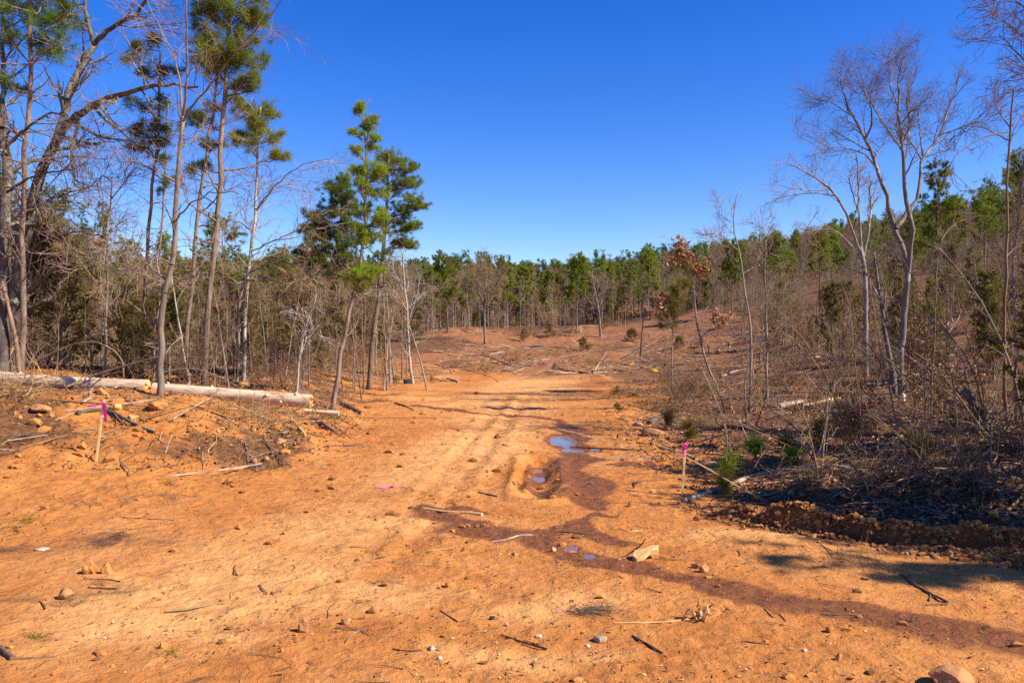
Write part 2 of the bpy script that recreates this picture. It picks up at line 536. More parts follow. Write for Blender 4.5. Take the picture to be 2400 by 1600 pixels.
def ground_mat():
    m, n, l, p = new_mat('clay_ground')
    tc = n.new('ShaderNodeTexCoord'); v = tc.outputs['Object']
    def attr(a):
        x = n.new('ShaderNodeAttribute'); x.attribute_name = a
        return x.outputs['Fac']
    n_big = noise(n, l, .55, 5, .6, v, .6)
    n_mid = noise(n, l, 3.2, 6, .65, v, .4)
    n_fine = noise(n, l, 13, 9, .68, v, .5)
    n_gr = noise(n, l, 60, 3, .6, v)
    n_lump = noise(n, l, 6.5, 4, .6, v, .3)
    base = ramp(n, l, n_big, [(.32, (.35, .108, .018)), (.50, (.50, .188, .042)), (.68, (.61, .275, .082))])
    mid = ramp(n, l, n_mid, [(.30, (.22, .066, .013)), (.44, (.45, .165, .037)), (.60, (.53, .21, .05)), (.78, (.68, .34, .115))])
    c = mix(n, l, .5, base, mid)
    fine = ramp(n, l, n_fine, [(.28, (.55, .50, .46)), (.42, (.95, .94, .93)), (.75, (1.08, 1.08, 1.08))])
    c = mix(n, l, .75, c, fine, 'MULTIPLY')
    pale = math_n(n, l, 'MULTIPLY', attr('pale'), ramp(n, l, n_mid, [(.3, (.3, .3, .3)), (.65, (1, 1, 1))]))
    c = mix(n, l, pale, c, (.72, .355, .118))
    # duff and leaf litter
    sp = n.new('ShaderNodeMapping'); sp.inputs['Scale'].default_value = (1, 1, 1)
    l.new(v, sp.inputs[0])
    vo = n.new('ShaderNodeTexVoronoi'); vo.inputs['Scale'].default_value = 14
    l.new(v, vo.inputs['Vector'])
    n_lit = noise(n, l, 11, 6, .75, v, 1.0)
    lit = ramp(n, l, n_lit, [(.30, (.035, .017, .008)), (.48, (.11, .052, .022)), (.60, (.20, .097, .042)), (.75, (.36, .19, .085))])
    lit = mix(n, l, .35, lit, ramp(n, l, vo.outputs['Color'], [(.2, (.3, .26, .22)), (.8, (1.2, 1.1, 1.0))]), 'MULTIPLY')
    lf = math_n(n, l, 'ADD', attr('litter'), math_n(n, l, 'MULTIPLY', math_n(n, l, 'SUBTRACT', n_mid, .5), 1.6))
    lf = math_n(n, l, 'MULTIPLY', ramp(n, l, lf, [(.30, (0, 0, 0)), (.68, (1, 1, 1))]), .92)
    c = mix(n, l, lf, c, lit)
    # reddish soil of the clearing
    c = mix(n, l, math_n(n, l, 'MULTIPLY', attr('red'), .7), c, ramp(n, l, n_lit, [(.3, (.11, .040, .016)), (.5, (.27, .105, .040)), (.7, (.46, .22, .09))]))
    # wet clay, and the darkened berm and rut ridge
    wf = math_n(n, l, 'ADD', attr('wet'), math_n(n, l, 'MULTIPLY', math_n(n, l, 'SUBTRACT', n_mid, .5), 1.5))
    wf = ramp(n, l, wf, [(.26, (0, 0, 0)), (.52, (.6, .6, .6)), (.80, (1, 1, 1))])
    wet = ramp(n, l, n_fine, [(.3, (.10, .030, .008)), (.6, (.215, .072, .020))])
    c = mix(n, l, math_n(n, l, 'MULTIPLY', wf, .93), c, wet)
    l.new(c, p.inputs['Base Color'])
    rg = math_n(n, l, 'SUBTRACT', .96, math_n(n, l, 'MULTIPLY', wf, .30))
    l.new(rg, p.inputs['Roughness'])
    p.inputs['Specular IOR Level'].default_value = .2
    h = math_n(n, l, 'ADD', math_n(n, l, 'MULTIPLY', n_fine, 1.0), math_n(n, l, 'MULTIPLY', n_gr, .12))
    h = math_n(n, l, 'ADD', h, math_n(n, l, 'MULTIPLY', n_mid, .9))
    h = math_n(n, l, 'ADD', h, math_n(n, l, 'MULTIPLY', n_lump, 1.1))
    b = n.new('ShaderNodeBump'); b.inputs['Strength'].default_value = .75; b.inputs['Distance'].default_value = .05
    l.new(h, b.inputs['Height']); l.new(b.outputs[0], p.inputs['Normal'])
    return m
M['ground'] = ground_mat()

# ------------------------------------------------------------------ ground sheet
def axis(core0, core1, step, ratio, lo, hi):
    a = list(np.arange(core0, core1, step))
    s = step; t = a[-1]
    while t < hi:
        s *= ratio; t += s; a.append(t)
    s = step; t = a[0]; b = []
    while t > lo:
        s *= ratio; t -= s; b.append(t)
    return np.array(b[::-1] + a)
xs = axis(-4.2, 4.4, .035, 1.030, -320, 320)
ys = axis(3.2, 10.0, .032, 1.0085, 3.0, 40)
ys = np.concatenate([axis(3.0, 3.1, .03, 1.25, -60, 3.0), ys[ys > 3.12]])
t = ys[-1]; s = ys[-1] - ys[-2]; ext = []
while t < 520: s *= 1.03; t += s; ext.append(t)
ys = np.unique(np.concatenate([ys, ext]))
X, Y = np.meshgrid(xs, ys)
Z = H(X, Y)
nx, ny = len(xs), len(ys)
ii = (np.arange(ny - 1) * nx)[:, None] + np.arange(nx - 1)[None, :]
quads = np.stack([ii, ii + 1, ii + nx + 1, ii + nx], -1).reshape(-1, 4)
gm = np_mesh('ground', np.stack([X, Y, Z], -1), [(quads, 0)], [M['ground']], True)
WS = np.clip(Y / 14, .35, 3.5)
X2 = X + WS * .55 * fbm(X / (1.6 * 1), Y / 1.6, 3, 301); Y2 = Y + WS * 1.3 * fbm(X / 2.1, Y / 2.1, 3, 311)
X2 = X2 + 5 * vnoise(X / 14, Y / 14, 321) * sm((Y - 20) / 20)
road, left, behind, cd, cv = masks(X2, Y2)
wet = np.zeros(X.shape)
wx = X + .16 * fbm(X * 1.7, Y * 1.7, 3, 81); wy = Y + .16 * fbm(X * 1.7, Y * 1.7, 3, 91)
for pts, w in WETS:
    d, _, _ = pdist(wx, wy, pts)
    w = w * (.62 + .3 * fbm(X / .8, Y / .8, 2, 131))
    wet = np.maximum(wet, (1 - sm((d - w * .35) / (w * 1.15))) * np.clip(1.05 + .2 * fbm(X / .5, Y / .5, 2, 141), 0, 1.15))
for (cx, cy), (rx, ry) in PUDDLES:
    e = np.sqrt(((X - cx) / rx) ** 2 + ((Y - cy) / ry) ** 2)
    wet = np.maximum(wet, 1 - sm((e - 1.1) / .7))
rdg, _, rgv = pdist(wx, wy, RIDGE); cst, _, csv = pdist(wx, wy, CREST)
wet = np.maximum(wet, .9 * np.maximum(1 - sm((rdg - .10) / .22), 1 - sm((cst - .15) / .35)) * sm(rgv / .8))  # berm crest and rut ridge darkened, carried by the same mask
pale = np.zeros(X.shape)
for (u, v, rx, ry) in ((1125, 1105, .28, .9), (1180, 1040, .45, 1.6), (1000, 1060, .5, 1.0), (760, 1260, .7, .5), (950, 1235, .7, .5), (600, 1330, .7, .4), (880, 1400, .7, .4),
                       (1150, 950, 2.2, 1.2), (1250, 905, 1.8, 1.6), (1010, 935, 1.2, .7), (1330, 1420, .5, .3), (1800, 1260, .9, .3), (520, 1500, .5, .25), (1200, 1540, .6, .2)):
    cx, cy = flat(u, v)
    e = np.sqrt(((wx - cx) / rx) ** 2 + ((wy - cy) / ry) ** 2)
    pale = np.maximum(pale, .85 * (1 - sm((e - .3) / .9)))
pth, _, pv = pdist(wx, wy, [flat(420, 1420), flat(700, 1290), flat(900, 1170), flat(1060, 1085), flat(1150, 1010), flat(1170, 955), flat(1240, 905), flat(1260, 890)])
pw = np.interp(pv, [0, 2, 4, 6, 7], [.9, .8, .9, 1.7, 2.0])
pale = np.maximum(pale, .95 * (1 - sm((pth - pw * .35) / pw)) * np.clip(.75 + .5 * fbm(X / 1.3, Y / 1.6, 3, 151), 0, 1))
bank = sm(left / .8) * np.clip(.54 + .5 * fbm(X2 / 1.1, Y2 / 1.1, 2, 101), 0, 1)
bank = bank * np.where(Y2 > 14.5, 1.5, 1)
bank = np.where((X2 < -4.3) & (Y2 < 12.6), bank * .80, bank)
rgt = sm((behind - .25) / .8) * 1.05 * sm((X2 - 1.2) / 1.2)
dr = X2 - np.interp(Y2, [8, 12, 16, 24, 34, 50], [1.35, 1.5, 1.9, 3.1, 4.3, 9])
rgt = np.maximum(rgt, sm(dr / 2.2) * np.where(Y2 > 8, 1.0, 0) * .85)
clear = sm((Y2 - 27) / 6) * (1 - road)
woods = np.maximum(sm((Y2 - 84) / 8), sm((X2 - 13 - .03 * Y2) / 6) * sm((Y2 - 10) / 4) * .9)
woods = np.maximum(woods, sm((-X2 - 3.5 - .02 * Y2) / 3) * sm((Y2 - 15) / 3))
litter = np.clip(np.maximum.reduce([bank, rgt, clear * .48, woods]), 0, 1)
spots = np.zeros(X.shape)
for (u, v, rx, ry, a) in ((250, 1270, 1.1, .45, .55), (80, 1290, .8, .4, .5), (1080, 1215, .5, .2, .2), (150, 1400, .6, .25, .4), (330, 1180, 1.2, .5, .4)):
    cx, cy = flat(u, v)
    e = np.sqrt(((wx - cx) / rx) ** 2 + ((wy - cy) / ry) ** 2)
    spots = np.maximum(spots, a * (1 - sm((e - .2) / .9)))
litter = np.maximum(litter, spots)
red = np.clip(sm((Y2 - 25) / 7) * (1 - road) * (1 - woods), 0, 1)
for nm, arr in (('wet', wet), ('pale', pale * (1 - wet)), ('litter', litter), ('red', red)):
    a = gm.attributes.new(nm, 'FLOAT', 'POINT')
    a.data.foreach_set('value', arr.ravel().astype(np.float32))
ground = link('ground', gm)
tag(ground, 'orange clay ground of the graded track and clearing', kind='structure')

# puddles
pm, n_, l_, p_ = new_mat('muddy_water')
p_.inputs['Base Color'].default_value = (.20, .11, .06, 1)
p_.inputs['Roughness'].default_value = .10
p_.inputs['IOR'].default_value = 1.6
p_.inputs['Specular IOR Level'].default_value = .9
M['water'] = pm
PUD_LABELS = ['blue puddle in the wheel rut beside the pale clay patch', 'long blue puddle farther up the track', 'small puddle touching the long puddle farther up the track',
              'tiny puddle nearest the brush on the track', 'small puddle among chips in the wet crossing', 'tiny puddle at the start of the wet streak']
for i, ((cx, cy), (rx, ry)) in enumerate(PUDDLES):
    th = np.linspace(0, 2 * math.pi, 40, endpoint=False)
    rr = 1.5 + .1 * np.sin(3 * th + i)
    V = np.stack([cx + rx * rr * np.cos(th), cy + ry * rr * np.sin(th), np.full(40, pud_level(i))], 1)
    o = link('puddle', np_mesh('puddle', V, [(np.arange(40)[None, :], 0)], [M['water']]))
    tag(o, PUD_LABELS[i], 'puddle', kind='structure')
#PART2
# ------------------------------------------------------------------ tree builders
def rel(P, o): return P - np.asarray(o)[None, None, :]

def finish(root, wood, bark, twigs=None, twig_mat=None, ndl=None, ndl_mat=None, names=('trunk', 'branches', 'crown')):
    link(names[0], wood.mesh(names[0], [bark], True), root)
    if twigs is not None and twigs.n: tag(link(names[1], twigs.mesh(names[1], [twig_mat]), root), kind='stuff')
    if ndl is not None and ndl.n: tag(link(names[2], ndl.mesh(names[2], [ndl_mat]), root), kind='stuff')

def hero(name, label, cat, foot, limbs, bark, twig=None, twig_mat=None, masses=(), ndl_mat=None, group=None, seed=0,
         depth=None, L=.20, W=.008, nn=36, fluff=1.3,  stubs=0, tufts=5, smallr=.004, leafclumps=(), leaf_mat=None, wob=1.0, tt=True, flatm=.72):
    """a tree whose limbs follow the limbs in the photograph; limbs = [points, width at start, width at end, depth change]"""
    rng = np.random.default_rng(1000 + seed)
    g = G(*foot)
    if depth is not None:
        x = (foot[0] - 1200) / F * depth
        g = np.array([x, depth, float(H(np.array([x]), np.array([depth]))[0])])
    D = g[1]; px = D / F
    K = 16
    PS, RS = [], []
    for li, (pts, w0, w1, dd) in enumerate(limbs):
        q = [at(u, v, D + dd * i / max(1, len(pts) - 1)) for i, (u, v) in enumerate(pts)]
        if li == 0: q[0] = g - np.array([0, 0, .15])
        q = resample(q, K)
        ln = np.linalg.norm(q[-1] - q[0])
        nz = rng.standard_normal((K, 3)) * (.0022 if li == 0 else .004) * ln * wob; nz[0] = 0
        q = q + nz
        r = np.interp(np.linspace(0, 1, K), [0, 1], [w0 * px / 2, w1 * px / 2]) * (.82 if li == 0 else .85)
        if li == 0: r[0] *= 1.35; r[1] *= 1.08
        PS.append(q - g); RS.append(np.maximum(r, .004))
    P = np.stack(PS); R = np.stack(RS)
    root = empty(name, g)
    tag(root, label, cat, group)
    wood = MB(); wood.tubes(P[:1], R[:1], 10, cap=True)
    if len(P) > 1: wood.tubes(P[1:], R[1:], 7)
    tw = MB(); nd = MB()
    if twig:
        nA, LA, nB, LB, nC, LC, t0, up, ang = twig
        sel = P if tt else P[1:]; selR = R if tt else R[1:]
        A, RA = kids(sel, selR, nA, t0, 1.0, LA, ang, rng, 6, up, .16, .55, .006, .25)
        wood.tubes(A, RA, 4)
        B, RB = kids(A, RA, nB, .15, 1.0, LB, .75, rng, 4, up * .7, .2, .6, smallr, .35)
        tw.tubes(B, RB, 3)
        if nC:
            C, RC = kids(B, RB, nC, .15, 1.0, LC, .7, rng, 3, up * .5, .2, .6, smallr * .8, .4)
            tw.tubes(C, RC, 3)
    if stubs:
        A, RA = kids(P[:1], R[:1], stubs, .22, .72, 1.5, 1.35, rng, 6, -.02, .14, .25, .008, .3)
        wood.tubes(A, RA, 4)
        B, RB = kids(A, RA, 4, .2, 1, .55, .8, rng, 4, 0, .2, .55, smallr, .4)
        tw.tubes(B, RB, 3)
    if len(masses):
        tp = P[:, :, :].reshape(-1, 3)
        BR, BRR = [], []
        for (u, v, rp) in masses:
            r = rp * px * fluff
            c = at(u, v, D + rng.uniform(-.8, .8) * r) - g
            dz = tp[:, 2] - (c[2] - .35 * r)
            hd = np.linalg.norm(tp[:, :2] - c[:2], axis=1)
            i = np.argmin(np.abs(dz) + .4 * hd + np.where(dz > .3 * r, 2.0, 0))
            a = tp[i]
            mid = (a + c) / 2 + rng.standard_normal(3) * .08 * np.linalg.norm(c - a)
            q = resample([a, mid, c, c + (c - a) * .25 * r / max(.2, np.linalg.norm(c - a))], 6)
            BR.append(q); BRR.append(np.linspace(max(.012, .10 * r * .3), .008, 6))
        BR = np.stack(BR); BRR = np.stack(BRR)
        wood.tubes(BR, BRR, 5)
        for b in range(len(masses)):
            r = masses[b][2] * px * fluff
            c = BR[b, 4]
            m_ = int(3 + 6 * min(r, 1.4))
            off = unit(rng.standard_normal((m_, 3))) * (rng.random((m_, 1)) ** .6) * np.array([1, 1, flatm]) * r
            q_ = min(1.0, r / .42)
            n = m_ * 4
            s0 = np.repeat(BR[b][rng.integers(1, 6, m_)], 4, 0)
            mid_ = np.repeat(c + off * .75, 4, 0)
            e = mid_ + q_ * rng.standard_normal((n, 3)) * np.array([.17, .17, .08]) + np.repeat(off, 4, 0) * .3 + np.array([0, 0, .06])
            S = np.stack([s0, (s0 + mid_) / 2 - np.array([0, 0, .03]), mid_, e], 1)
            tw.tubes(S, np.linspace(.011, .005, 4)[None, :].repeat(n, 0), 3)
            S2, R2 = kids(S[:, 2:], np.full((n, 2), .005), 2, .1, 1, .22 * q_, .7, rng, 3, .15, .15, .7, .004)
            tw.tubes(S2, R2, 3)
            ends = np.concatenate([S[:, 3], S2[:, 2]])
            dirs = np.concatenate([S[:, 3] - S[:, 2], S2[:, 2] - S2[:, 1]])
            keep = rng.random(len(ends)) < min(1.0, tufts / 6)
            needles(nd, ends[keep], unit(unit(dirs[keep]) + np.array([0, 0, .35])), nn, L * (.55 + .45 * q_), W, rng, .65)
    if len(leafclumps):
        for (u, v, rp) in leafclumps:
            r = rp * px
            c = at(u, v, D) - g
            i = np.argmin(np.linalg.norm(P.reshape(-1, 3) - c - np.array([0, 0, -.2 * r]), axis=1))
            q = resample([P.reshape(-1, 3)[i], (P.reshape(-1, 3)[i] + c) / 2 + np.array([0, 0, .05]), c + .01], 5)[None]
            tw.tubes(q, np.linspace(.012, .005, 5)[None], 3)
            S, SR = kids(q, np.full((1, 5), .008), 12, .3, 1, r * .9, .8, rng, 4, 0, .2, .7, .003)
            tw.tubes(S, SR, 3)
            ctr = S[:, 1:].reshape(-1, 3)
            ctr = np.repeat(ctr, 3, 0) + .075 * rng.standard_normal((len(ctr) * 3, 3))
            leaves(nd, ctr[rng.random(len(ctr)) < .7], .06, rng)
    finish(root, wood, bark, tw, twig_mat or bark, nd, leaf_mat if len(leafclumps) else ndl_mat)
    return root

def proto_bare(seed, h, r, spread=.30, n1=13, up=.07, bark=None, twig=None, tr=.0055, lean=.04, low=.32, n3=5, n4=3):
    rng = np.random.default_rng(seed)
    K = 12
    t = np.linspace(0, 1, K)
    P = np.zeros((1, K, 3)); P[0, :, 2] = t * h * .86
    P[0, :, :2] = np.cumsum(rng.standard_normal((K, 2)) * lean * h / K * 1.3, 0) * t[:, None]
    P[0, 0, 2] = -.2
    R = (r * (1 - .85 * t))[None]; R[0, 0] *= 1.35
    wood = MB(); tw = MB()
    wood.tubes(P, R, 7)
    A, RA = kids(P, R, n1, low, 1, h * spread, .75, rng, 6, up, .15, .5, .008, .25, .55)
    wood.tubes(A, RA, 4)
    B, RB = kids(A, RA, 6, .15, 1, h * spread * .42, .7, rng, 4, up, .17, .55, tr, .4, .4)
    tw.tubes(B, RB, 3)
    C, RC = kids(B, RB, n3, .15, 1, h * spread * .22, .65, rng, 3, up, .2, .6, tr * .8, .5, .3)
    tw.tubes(C, RC, 3)
    if n4:
        E, RE = kids(C, RC, n4, .2, 1, h * spread * .11, .6, rng, 2, 0, .2, .7, tr * .7, .5, .3)
        tw.tubes(E, RE, 3)
    return [('trunk', wood.mesh('trunk', [bark], True)), ('branches', tw.mesh('branches', [twig]))]

def proto_pine(seed, h, r, ndl, crown=.45, spread=.20, n1=34, L=.26, W=.035, nn=16, bark=None, cone=.6):
    rng = np.random.default_rng(seed)
    K = 12; t = np.linspace(0, 1, K)
    P = np.zeros((1, K, 3)); P[0, :, 2] = t * h
    P[0, :, :2] = np.cumsum(rng.standard_normal((K, 2)) * .03 * h / K, 0) * t[:, None]
    P[0, 0, 2] = -.2
    R = (r * (1 - .88 * t))[None]; R[0, 0] *= 1.3
    wood = MB(); tw = MB(); nd = MB()
    wood.tubes(P, R, 7)
    A, RA = kids(P, R, n1, crown, 1, h * spread, 1.2, rng, 6, .09, .1, .4, .01, .3, cone, .2)
    wood.tubes(A, RA, 4)
    S, RS = kids(P, R, 9, .18, crown, h * .08, 1.35, rng, 4, -.03, .14, .25, .008, .3, 0)
    tw.tubes(S, RS, 3)
    B, RB = kids(A, RA, 6, .25, 1, h * spread * .45, .75, rng, 4, .1, .14, .5, .006, .4, .45)
    tw.tubes(B, RB, 3)
    C = np.concatenate([B[:, 3], B[:, 2], A[:, 5], A[:, 4]])
    D = np.concatenate([B[:, 3] - B[:, 2], B[:, 2] - B[:, 1], A[:, 5] - A[:, 4], A[:, 4] - A[:, 3]])
    needles(nd, C, unit(D + np.array([0, 0, .002])), nn, L, W, rng, .8)
    return [('trunk', wood.mesh('trunk', [bark], True)), ('branches', tw.mesh('branches', [bark])), ('crown', nd.mesh('crown', [ndl]))]

def proto_cedar(seed, h, ndl, spread=.34, n1=46, bark=None, nn=15, L=.13, W=.026, low=.06):
    rng = np.random.default_rng(seed)
    K = 8; t = np.linspace(0, 1, K)
    P = np.zeros((1, K, 3)); P[0, :, 2] = t * h; P[0, 0, 2] = -.15
    P[0, :, :2] = np.cumsum(rng.standard_normal((K, 2)) * .05 * h / K, 0)
    R = (h * .014 * (1 - .85 * t))[None]
    wood = MB(); tw = MB(); nd = MB()
    wood.tubes(P, R, 6)
    A, RA = kids(P, R, n1, low, 1, h * spread, 1.05, rng, 5, .12, .16, .5, .006, .3, .72, .35)
    tw.tubes(A, RA, 3)
    B, RB = kids(A, RA, 6, .2, 1, h * spread * .42, .7, rng, 4, .1, .18, .6, .004, .4, .4)
    tw.tubes(B, RB, 3)
    C = np.concatenate([B[:, 3], B[:, 2], B[:, 1], A[:, 4]])
    D = np.concatenate([B[:, 3] - B[:, 2], B[:, 2] - B[:, 1], B[:, 1] - B[:, 0], A[:, 4] - A[:, 3]])
    needles(nd, C, unit(D), nn, L, W, rng, .6)
    return [('trunk', wood.mesh('trunk', [bark], True)), ('branches', tw.mesh('branches', [bark])), ('crown', nd.mesh('crown', [ndl]))]

def proto_brush(seed, h, n=16, spread=.5, mat=None, lf=None, tr=.005, leafy=0):
    rng = np.random.default_rng(seed)
    P = np.zeros((n, 6, 3)); 
    az = rng.random(n) * 2 * math.pi
    d = np.stack([np.cos(az) * spread, np.sin(az) * spread, np.ones(n)], 1) * (.5 + .6 * rng.random((n, 1)))
    d[:, 2] = 1
    d = unit(d)
    P[:, 0, :2] = rng.standard_normal((n, 2)) * .12 * h; P[:, 0, 2] = -.05
    ln = h * (.6 + .5 * rng.random(n))
    for k in range(1, 6):
        P[:, k] = P[:, k - 1] + d * (ln / 5)[:, None]
        d = unit(d + .16 * rng.standard_normal((n, 3)) + np.array([0, 0, -.03]))
    R = np.linspace(.011, .004, 6)[None].repeat(n, 0) * (.6 + .8 * rng.random((n, 1))) * max(.6, h / 2)
    st = MB(); tw = MB(); nd = MB()
    st.tubes(P, R, 4)
    A, RA = kids(P, R, 7, .2, 1, h * .3, .7, rng, 4, .03, .2, .55, tr, .4)
    tw.tubes(A, RA, 3)
    B, RB = kids(A, RA, 5, .2, 1, h * .13, .7, rng, 3, 0, .2, .6, tr * .8, .5)
    tw.tubes(B, RB, 3)
    out = [('stems', st.mesh('stems', [mat])), ('twigs', tw.mesh('twigs', [mat]))]
    if leafy:
        C = np.repeat(B[:, 1:].reshape(-1, 3), leafy, 0); C = C + .03 * h * rng.standard_normal(C.shape)
        leaves(nd, C, .05, rng)
        out.append(('leaves', nd.mesh('leaves', [lf])))
    return out

def place(name, proto, x, y, sc, label, cat, group, rng, z=None, tilt=.03):
    zz = float(H(np.array([x]), np.array([y]))[0]) if z is None else z
    root = empty(name, (x, y, zz), rng.uniform(0, 6.28))
    root.rotation_euler[0] = rng.normal() * tilt; root.rotation_euler[1] = rng.normal() * tilt
    root.scale = (sc * rng.uniform(.9, 1.1),) * 2 + (sc,)
    tag(root, label, cat, group)
    for nm, me in proto:
        o = link(nm, me, root)
        if nm != 'trunk': o['kind'] = 'stuff'
    return root

# ------------------------------------------------------------------ trees of the photograph's left side
T = hero
PB, GB, PA, OB = M['pine_bark'], M['grey_bark'], M['pale_bark'], M['oak_bark']
TW = M['twig']
T('oak_tree', 'large leaning oak with dark lichen-patched bark and a long limb over the log', 'tree', (22, 872),
  [([(22, 872), (26, 760), (40, 660), (62, 540), (84, 446), (105, 371), (143, 314), (160, 285)], 44, 24, 0),
   ([(158, 288), (175, 276), (196, 254), (250, 232), (304, 214), (357, 204), (393, 198), (464, 204)], 22, 5, -2.5),
   ([(135, 325), (150, 264), (164, 211), (193, 150), (221, 104)], 22, 16, 1.5),
   ([(221, 104), (207, 61), (200, 21), (196, -40)], 13, 8, 1),
   ([(221, 104), (250, 71), (296, 46), (321, 36), (343, 0), (350, -40)], 14, 6, -1),
   ([(189, 270), (176, 314), (168, 357), (171, 400), (178, 418), (160, 443), (150, 480)], 11, 6, -.8),
   ([(193, 300), (221, 314), (257, 325), (307, 329)], 9, 3, -1.2),
   ([(70, 500), (110, 470), (150, 455), (210, 440)], 10, 3, -1),
   ([(50, 600), (110, 560), (190, 540), (260, 560)], 9, 3, -1.4)],
  OB, (9, 1.25, 6, .55, 4, .26, .2, .01, .9), M['grey_bark'], seed=1)
T('oak_tree', 'thick mossy trunk cut by the left edge of the frame', 'tree', (8, 885),
  [([(4, 885), (8, 700), (14, 560), (16, 446), (20, 385), (14, 345), (0, 300), (-30, 240)], 34, 26, 1.5),
   ([(16, 450), (60, 420), (110, 405), (170, 398)], 8, 3, -1), ([(14, 345), (60, 300), (120, 262), (150, 270)], 9, 4, -1.5),
   ([(4, 300), (8, 200), (6, 100), (12, -20)], 15, 10, 1)],
  OB, (9, 1.2, 6, .5, 4, .25, .15, .01, 1.0), M['grey_bark'], seed=2)
T('pine_tree', 'tall pine behind the leaning oak with dark needle tufts at the top', 'tree', (50, 880),
  [([(50, 880), (54, 640), (59, 428), (62, 339), (71, 214), (73, 143), (71, 46), (74, -120)], 17, 10, 0)],
  PB, (16, 1.2, 5, .5, 3, .22, .3, 0, 1.3), M['grey_bark'], [(100, 10, 40), (140, 45, 36), (130, 110, 34), (50, 25, 40), (110, 120, 30), (10, 20, 45), (190, 25, 22), (20, 90, 25), (70, -60, 60), (25, 205, 18)], M['dark_needle'], seed=3, stubs=16, tufts=3.4)
T('pine_tree', 'slim pine with small green tufts right of the oak limb', 'tree', (330, 892),
  [([(330, 892), (335, 755), (343, 628), (351, 500), (361, 411), (371, 321), (375, 250), (374, 150), (378, 120)], 12, 6, 0)],
  PB, (8, .7, 4, .4, 0, 0, .35, .02, 1.2), PB, [(355, 155, 26), (330, 245, 26), (345, 305, 24), (320, 310, 16), (355, 345, 26), (395, 170, 14), (360, 95, 14), (376, 330, 14), (300, 120, 14), (335, 170, 14)], M['needle'], seed=4, stubs=10, tufts=3.6)
T('pine_tree', 'very thin pine stem close behind the slim tufted pine', 'tree', (366, 888),
  [([(366, 888), (372, 720), (376, 560), (385, 450), (388, 340), (394, 245)], 8, 4, 0)],
  PB, (9, .7, 4, .35, 0, 0, .35, .02, 1.2), PB, [(400, 310, 18), (385, 380, 16), (396, 430, 18), (384, 445, 12), (392, 250, 12)], M['dark_needle'], seed=5, stubs=8, tufts=2.6, depth=24)
T('bare_tree', 'bare forked tree standing in front of the joint between the peeled logs', 'tree', (373, 930),
  [([(373, 930), (376, 883), (378, 755), (384, 666), (408, 624), (411, 564), (411, 500), (414, 446), (421, 357), (429, 279)], 19, 11, 0),
   ([(429, 279), (421, 200), (411, 136), (390, 95), (371, 61), (340, -20)], 7, 2.5, .8), ([(430, 268), (437, 220), (439, 143), (437, 60), (436, -60)], 7, 3, -.6),
   ([(430, 285), (455, 240), (500, 190), (560, 120), (620, 50), (660, 0)], 6, 2, -1.2), ([(421, 350), (445, 335), (466, 310), (478, 295)], 5, 2, 1),
   ([(411, 520), (440, 480), (500, 450), (560, 452)], 5, 2, -1.4), ([(409, 620), (340, 590), (300, 560), (250, 545)], 5, 1.6, -1.2),
   ([(384, 666), (330, 640), (270, 630), (190, 600)], 5, 1.6, -1.5)],
  GB, (7, 1.0, 5, .5, 3, .22, .2, .03, .85), M['red_twig'], seed=6)
T('pine_tree', 'leaning slender pine between the forked tree and the tall pine', 'tree', (433, 893),
  [([(433, 893), (437, 806), (443, 723), (453, 628), (464, 510), (479, 393), (493, 286), (505, 215), (511, 170)], 13, 7, 0)],
  PB, (9, .9, 5, .45, 0, 0, .3, .02, 1.2), PB, [(480, 285, 24), (500, 265, 16), (455, 290, 18), (475, 390, 16), (500, 350, 18), (450, 405, 14)], M['dark_needle'], seed=7, stubs=12, tufts=2.3)
T('pine_tree', 'tallest pine with the big yellow-green crown at the top edge', 'tree', (473, 898),
  [([(473, 898), (485, 771), (496, 691), (504, 596), (514, 446), (520, 357), (525, 250), (532, 179), (536, 90), (540, 0), (545, -140)], 18, 9, 0)],
  PB, (8, 1.0, 5, .45, 0, 0, .3, .02, 1.2), PB, [(510, 120, 38), (555, 130, 36), (480, 135, 28), (590, 150, 26), (535, 155, 34), (500, 40, 34), (470, 35, 22), (560, 25, 40), (585, 45, 26), (610, 45, 22), (575, 95, 26), (490, 90, 24), (575, 205, 20), (525, -30, 50), (590, -10, 30), (600, 190, 16), (505, 165, 24), (480, 110, 18)],
  M['needle'], seed=8, stubs=16, tufts=4.6)
T('pine_tree', 'pale-stemmed pine with a bright tuft crown left of the open sky', 'tree', (571, 900),
  [([(571, 900), (571, 819), (577, 691), (587, 596), (599, 500), (604, 400), (606, 330), (612, 250)], 12, 5, 0),
   ([(603, 490), (640, 440), (678, 403), (720, 382), (770, 372)], 5, 1.5, -1), ([(595, 545), (560, 520), (520, 512)], 4, 1.5, 1)],
  M['pale_bark'], (8, 1.2, 5, .55, 3, .25, .35, .03, 1.0), GB, [(588, 258, 28), (600, 330, 30), (570, 335, 20), (632, 328, 20), (632, 268, 16), (552, 252, 18), (655, 370, 18), (600, 295, 22)], M['light_needle'], seed=9, stubs=14, tufts=4.0)
T('bare_tree', 'twin bare stems growing right beside the pale-stemmed pine', 'tree', (556, 898),
  [([(556, 898), (558, 800), (560, 720), (572, 650), (588, 600)], 10, 5, 0), ([(582, 640), (640, 612), (700, 620), (770, 655)], 5, 2, -1.5),
   ([(575, 655), (620, 660), (690, 655), (760, 672)], 4.5, 1.5, -1.2), ([(588, 600), (600, 500), (640, 440), (690, 430)], 5, 2, .6), ([(586, 590), (650, 560), (700, 540), (745, 500)], 4, 1.5, -.6),
   ([(570, 670), (520, 640), (460, 640), (400, 660)], 4, 1.5, -1)],
  GB, (9, 1.4, 6, .55, 4, .24, .15, 0, .75), TW, seed=10)
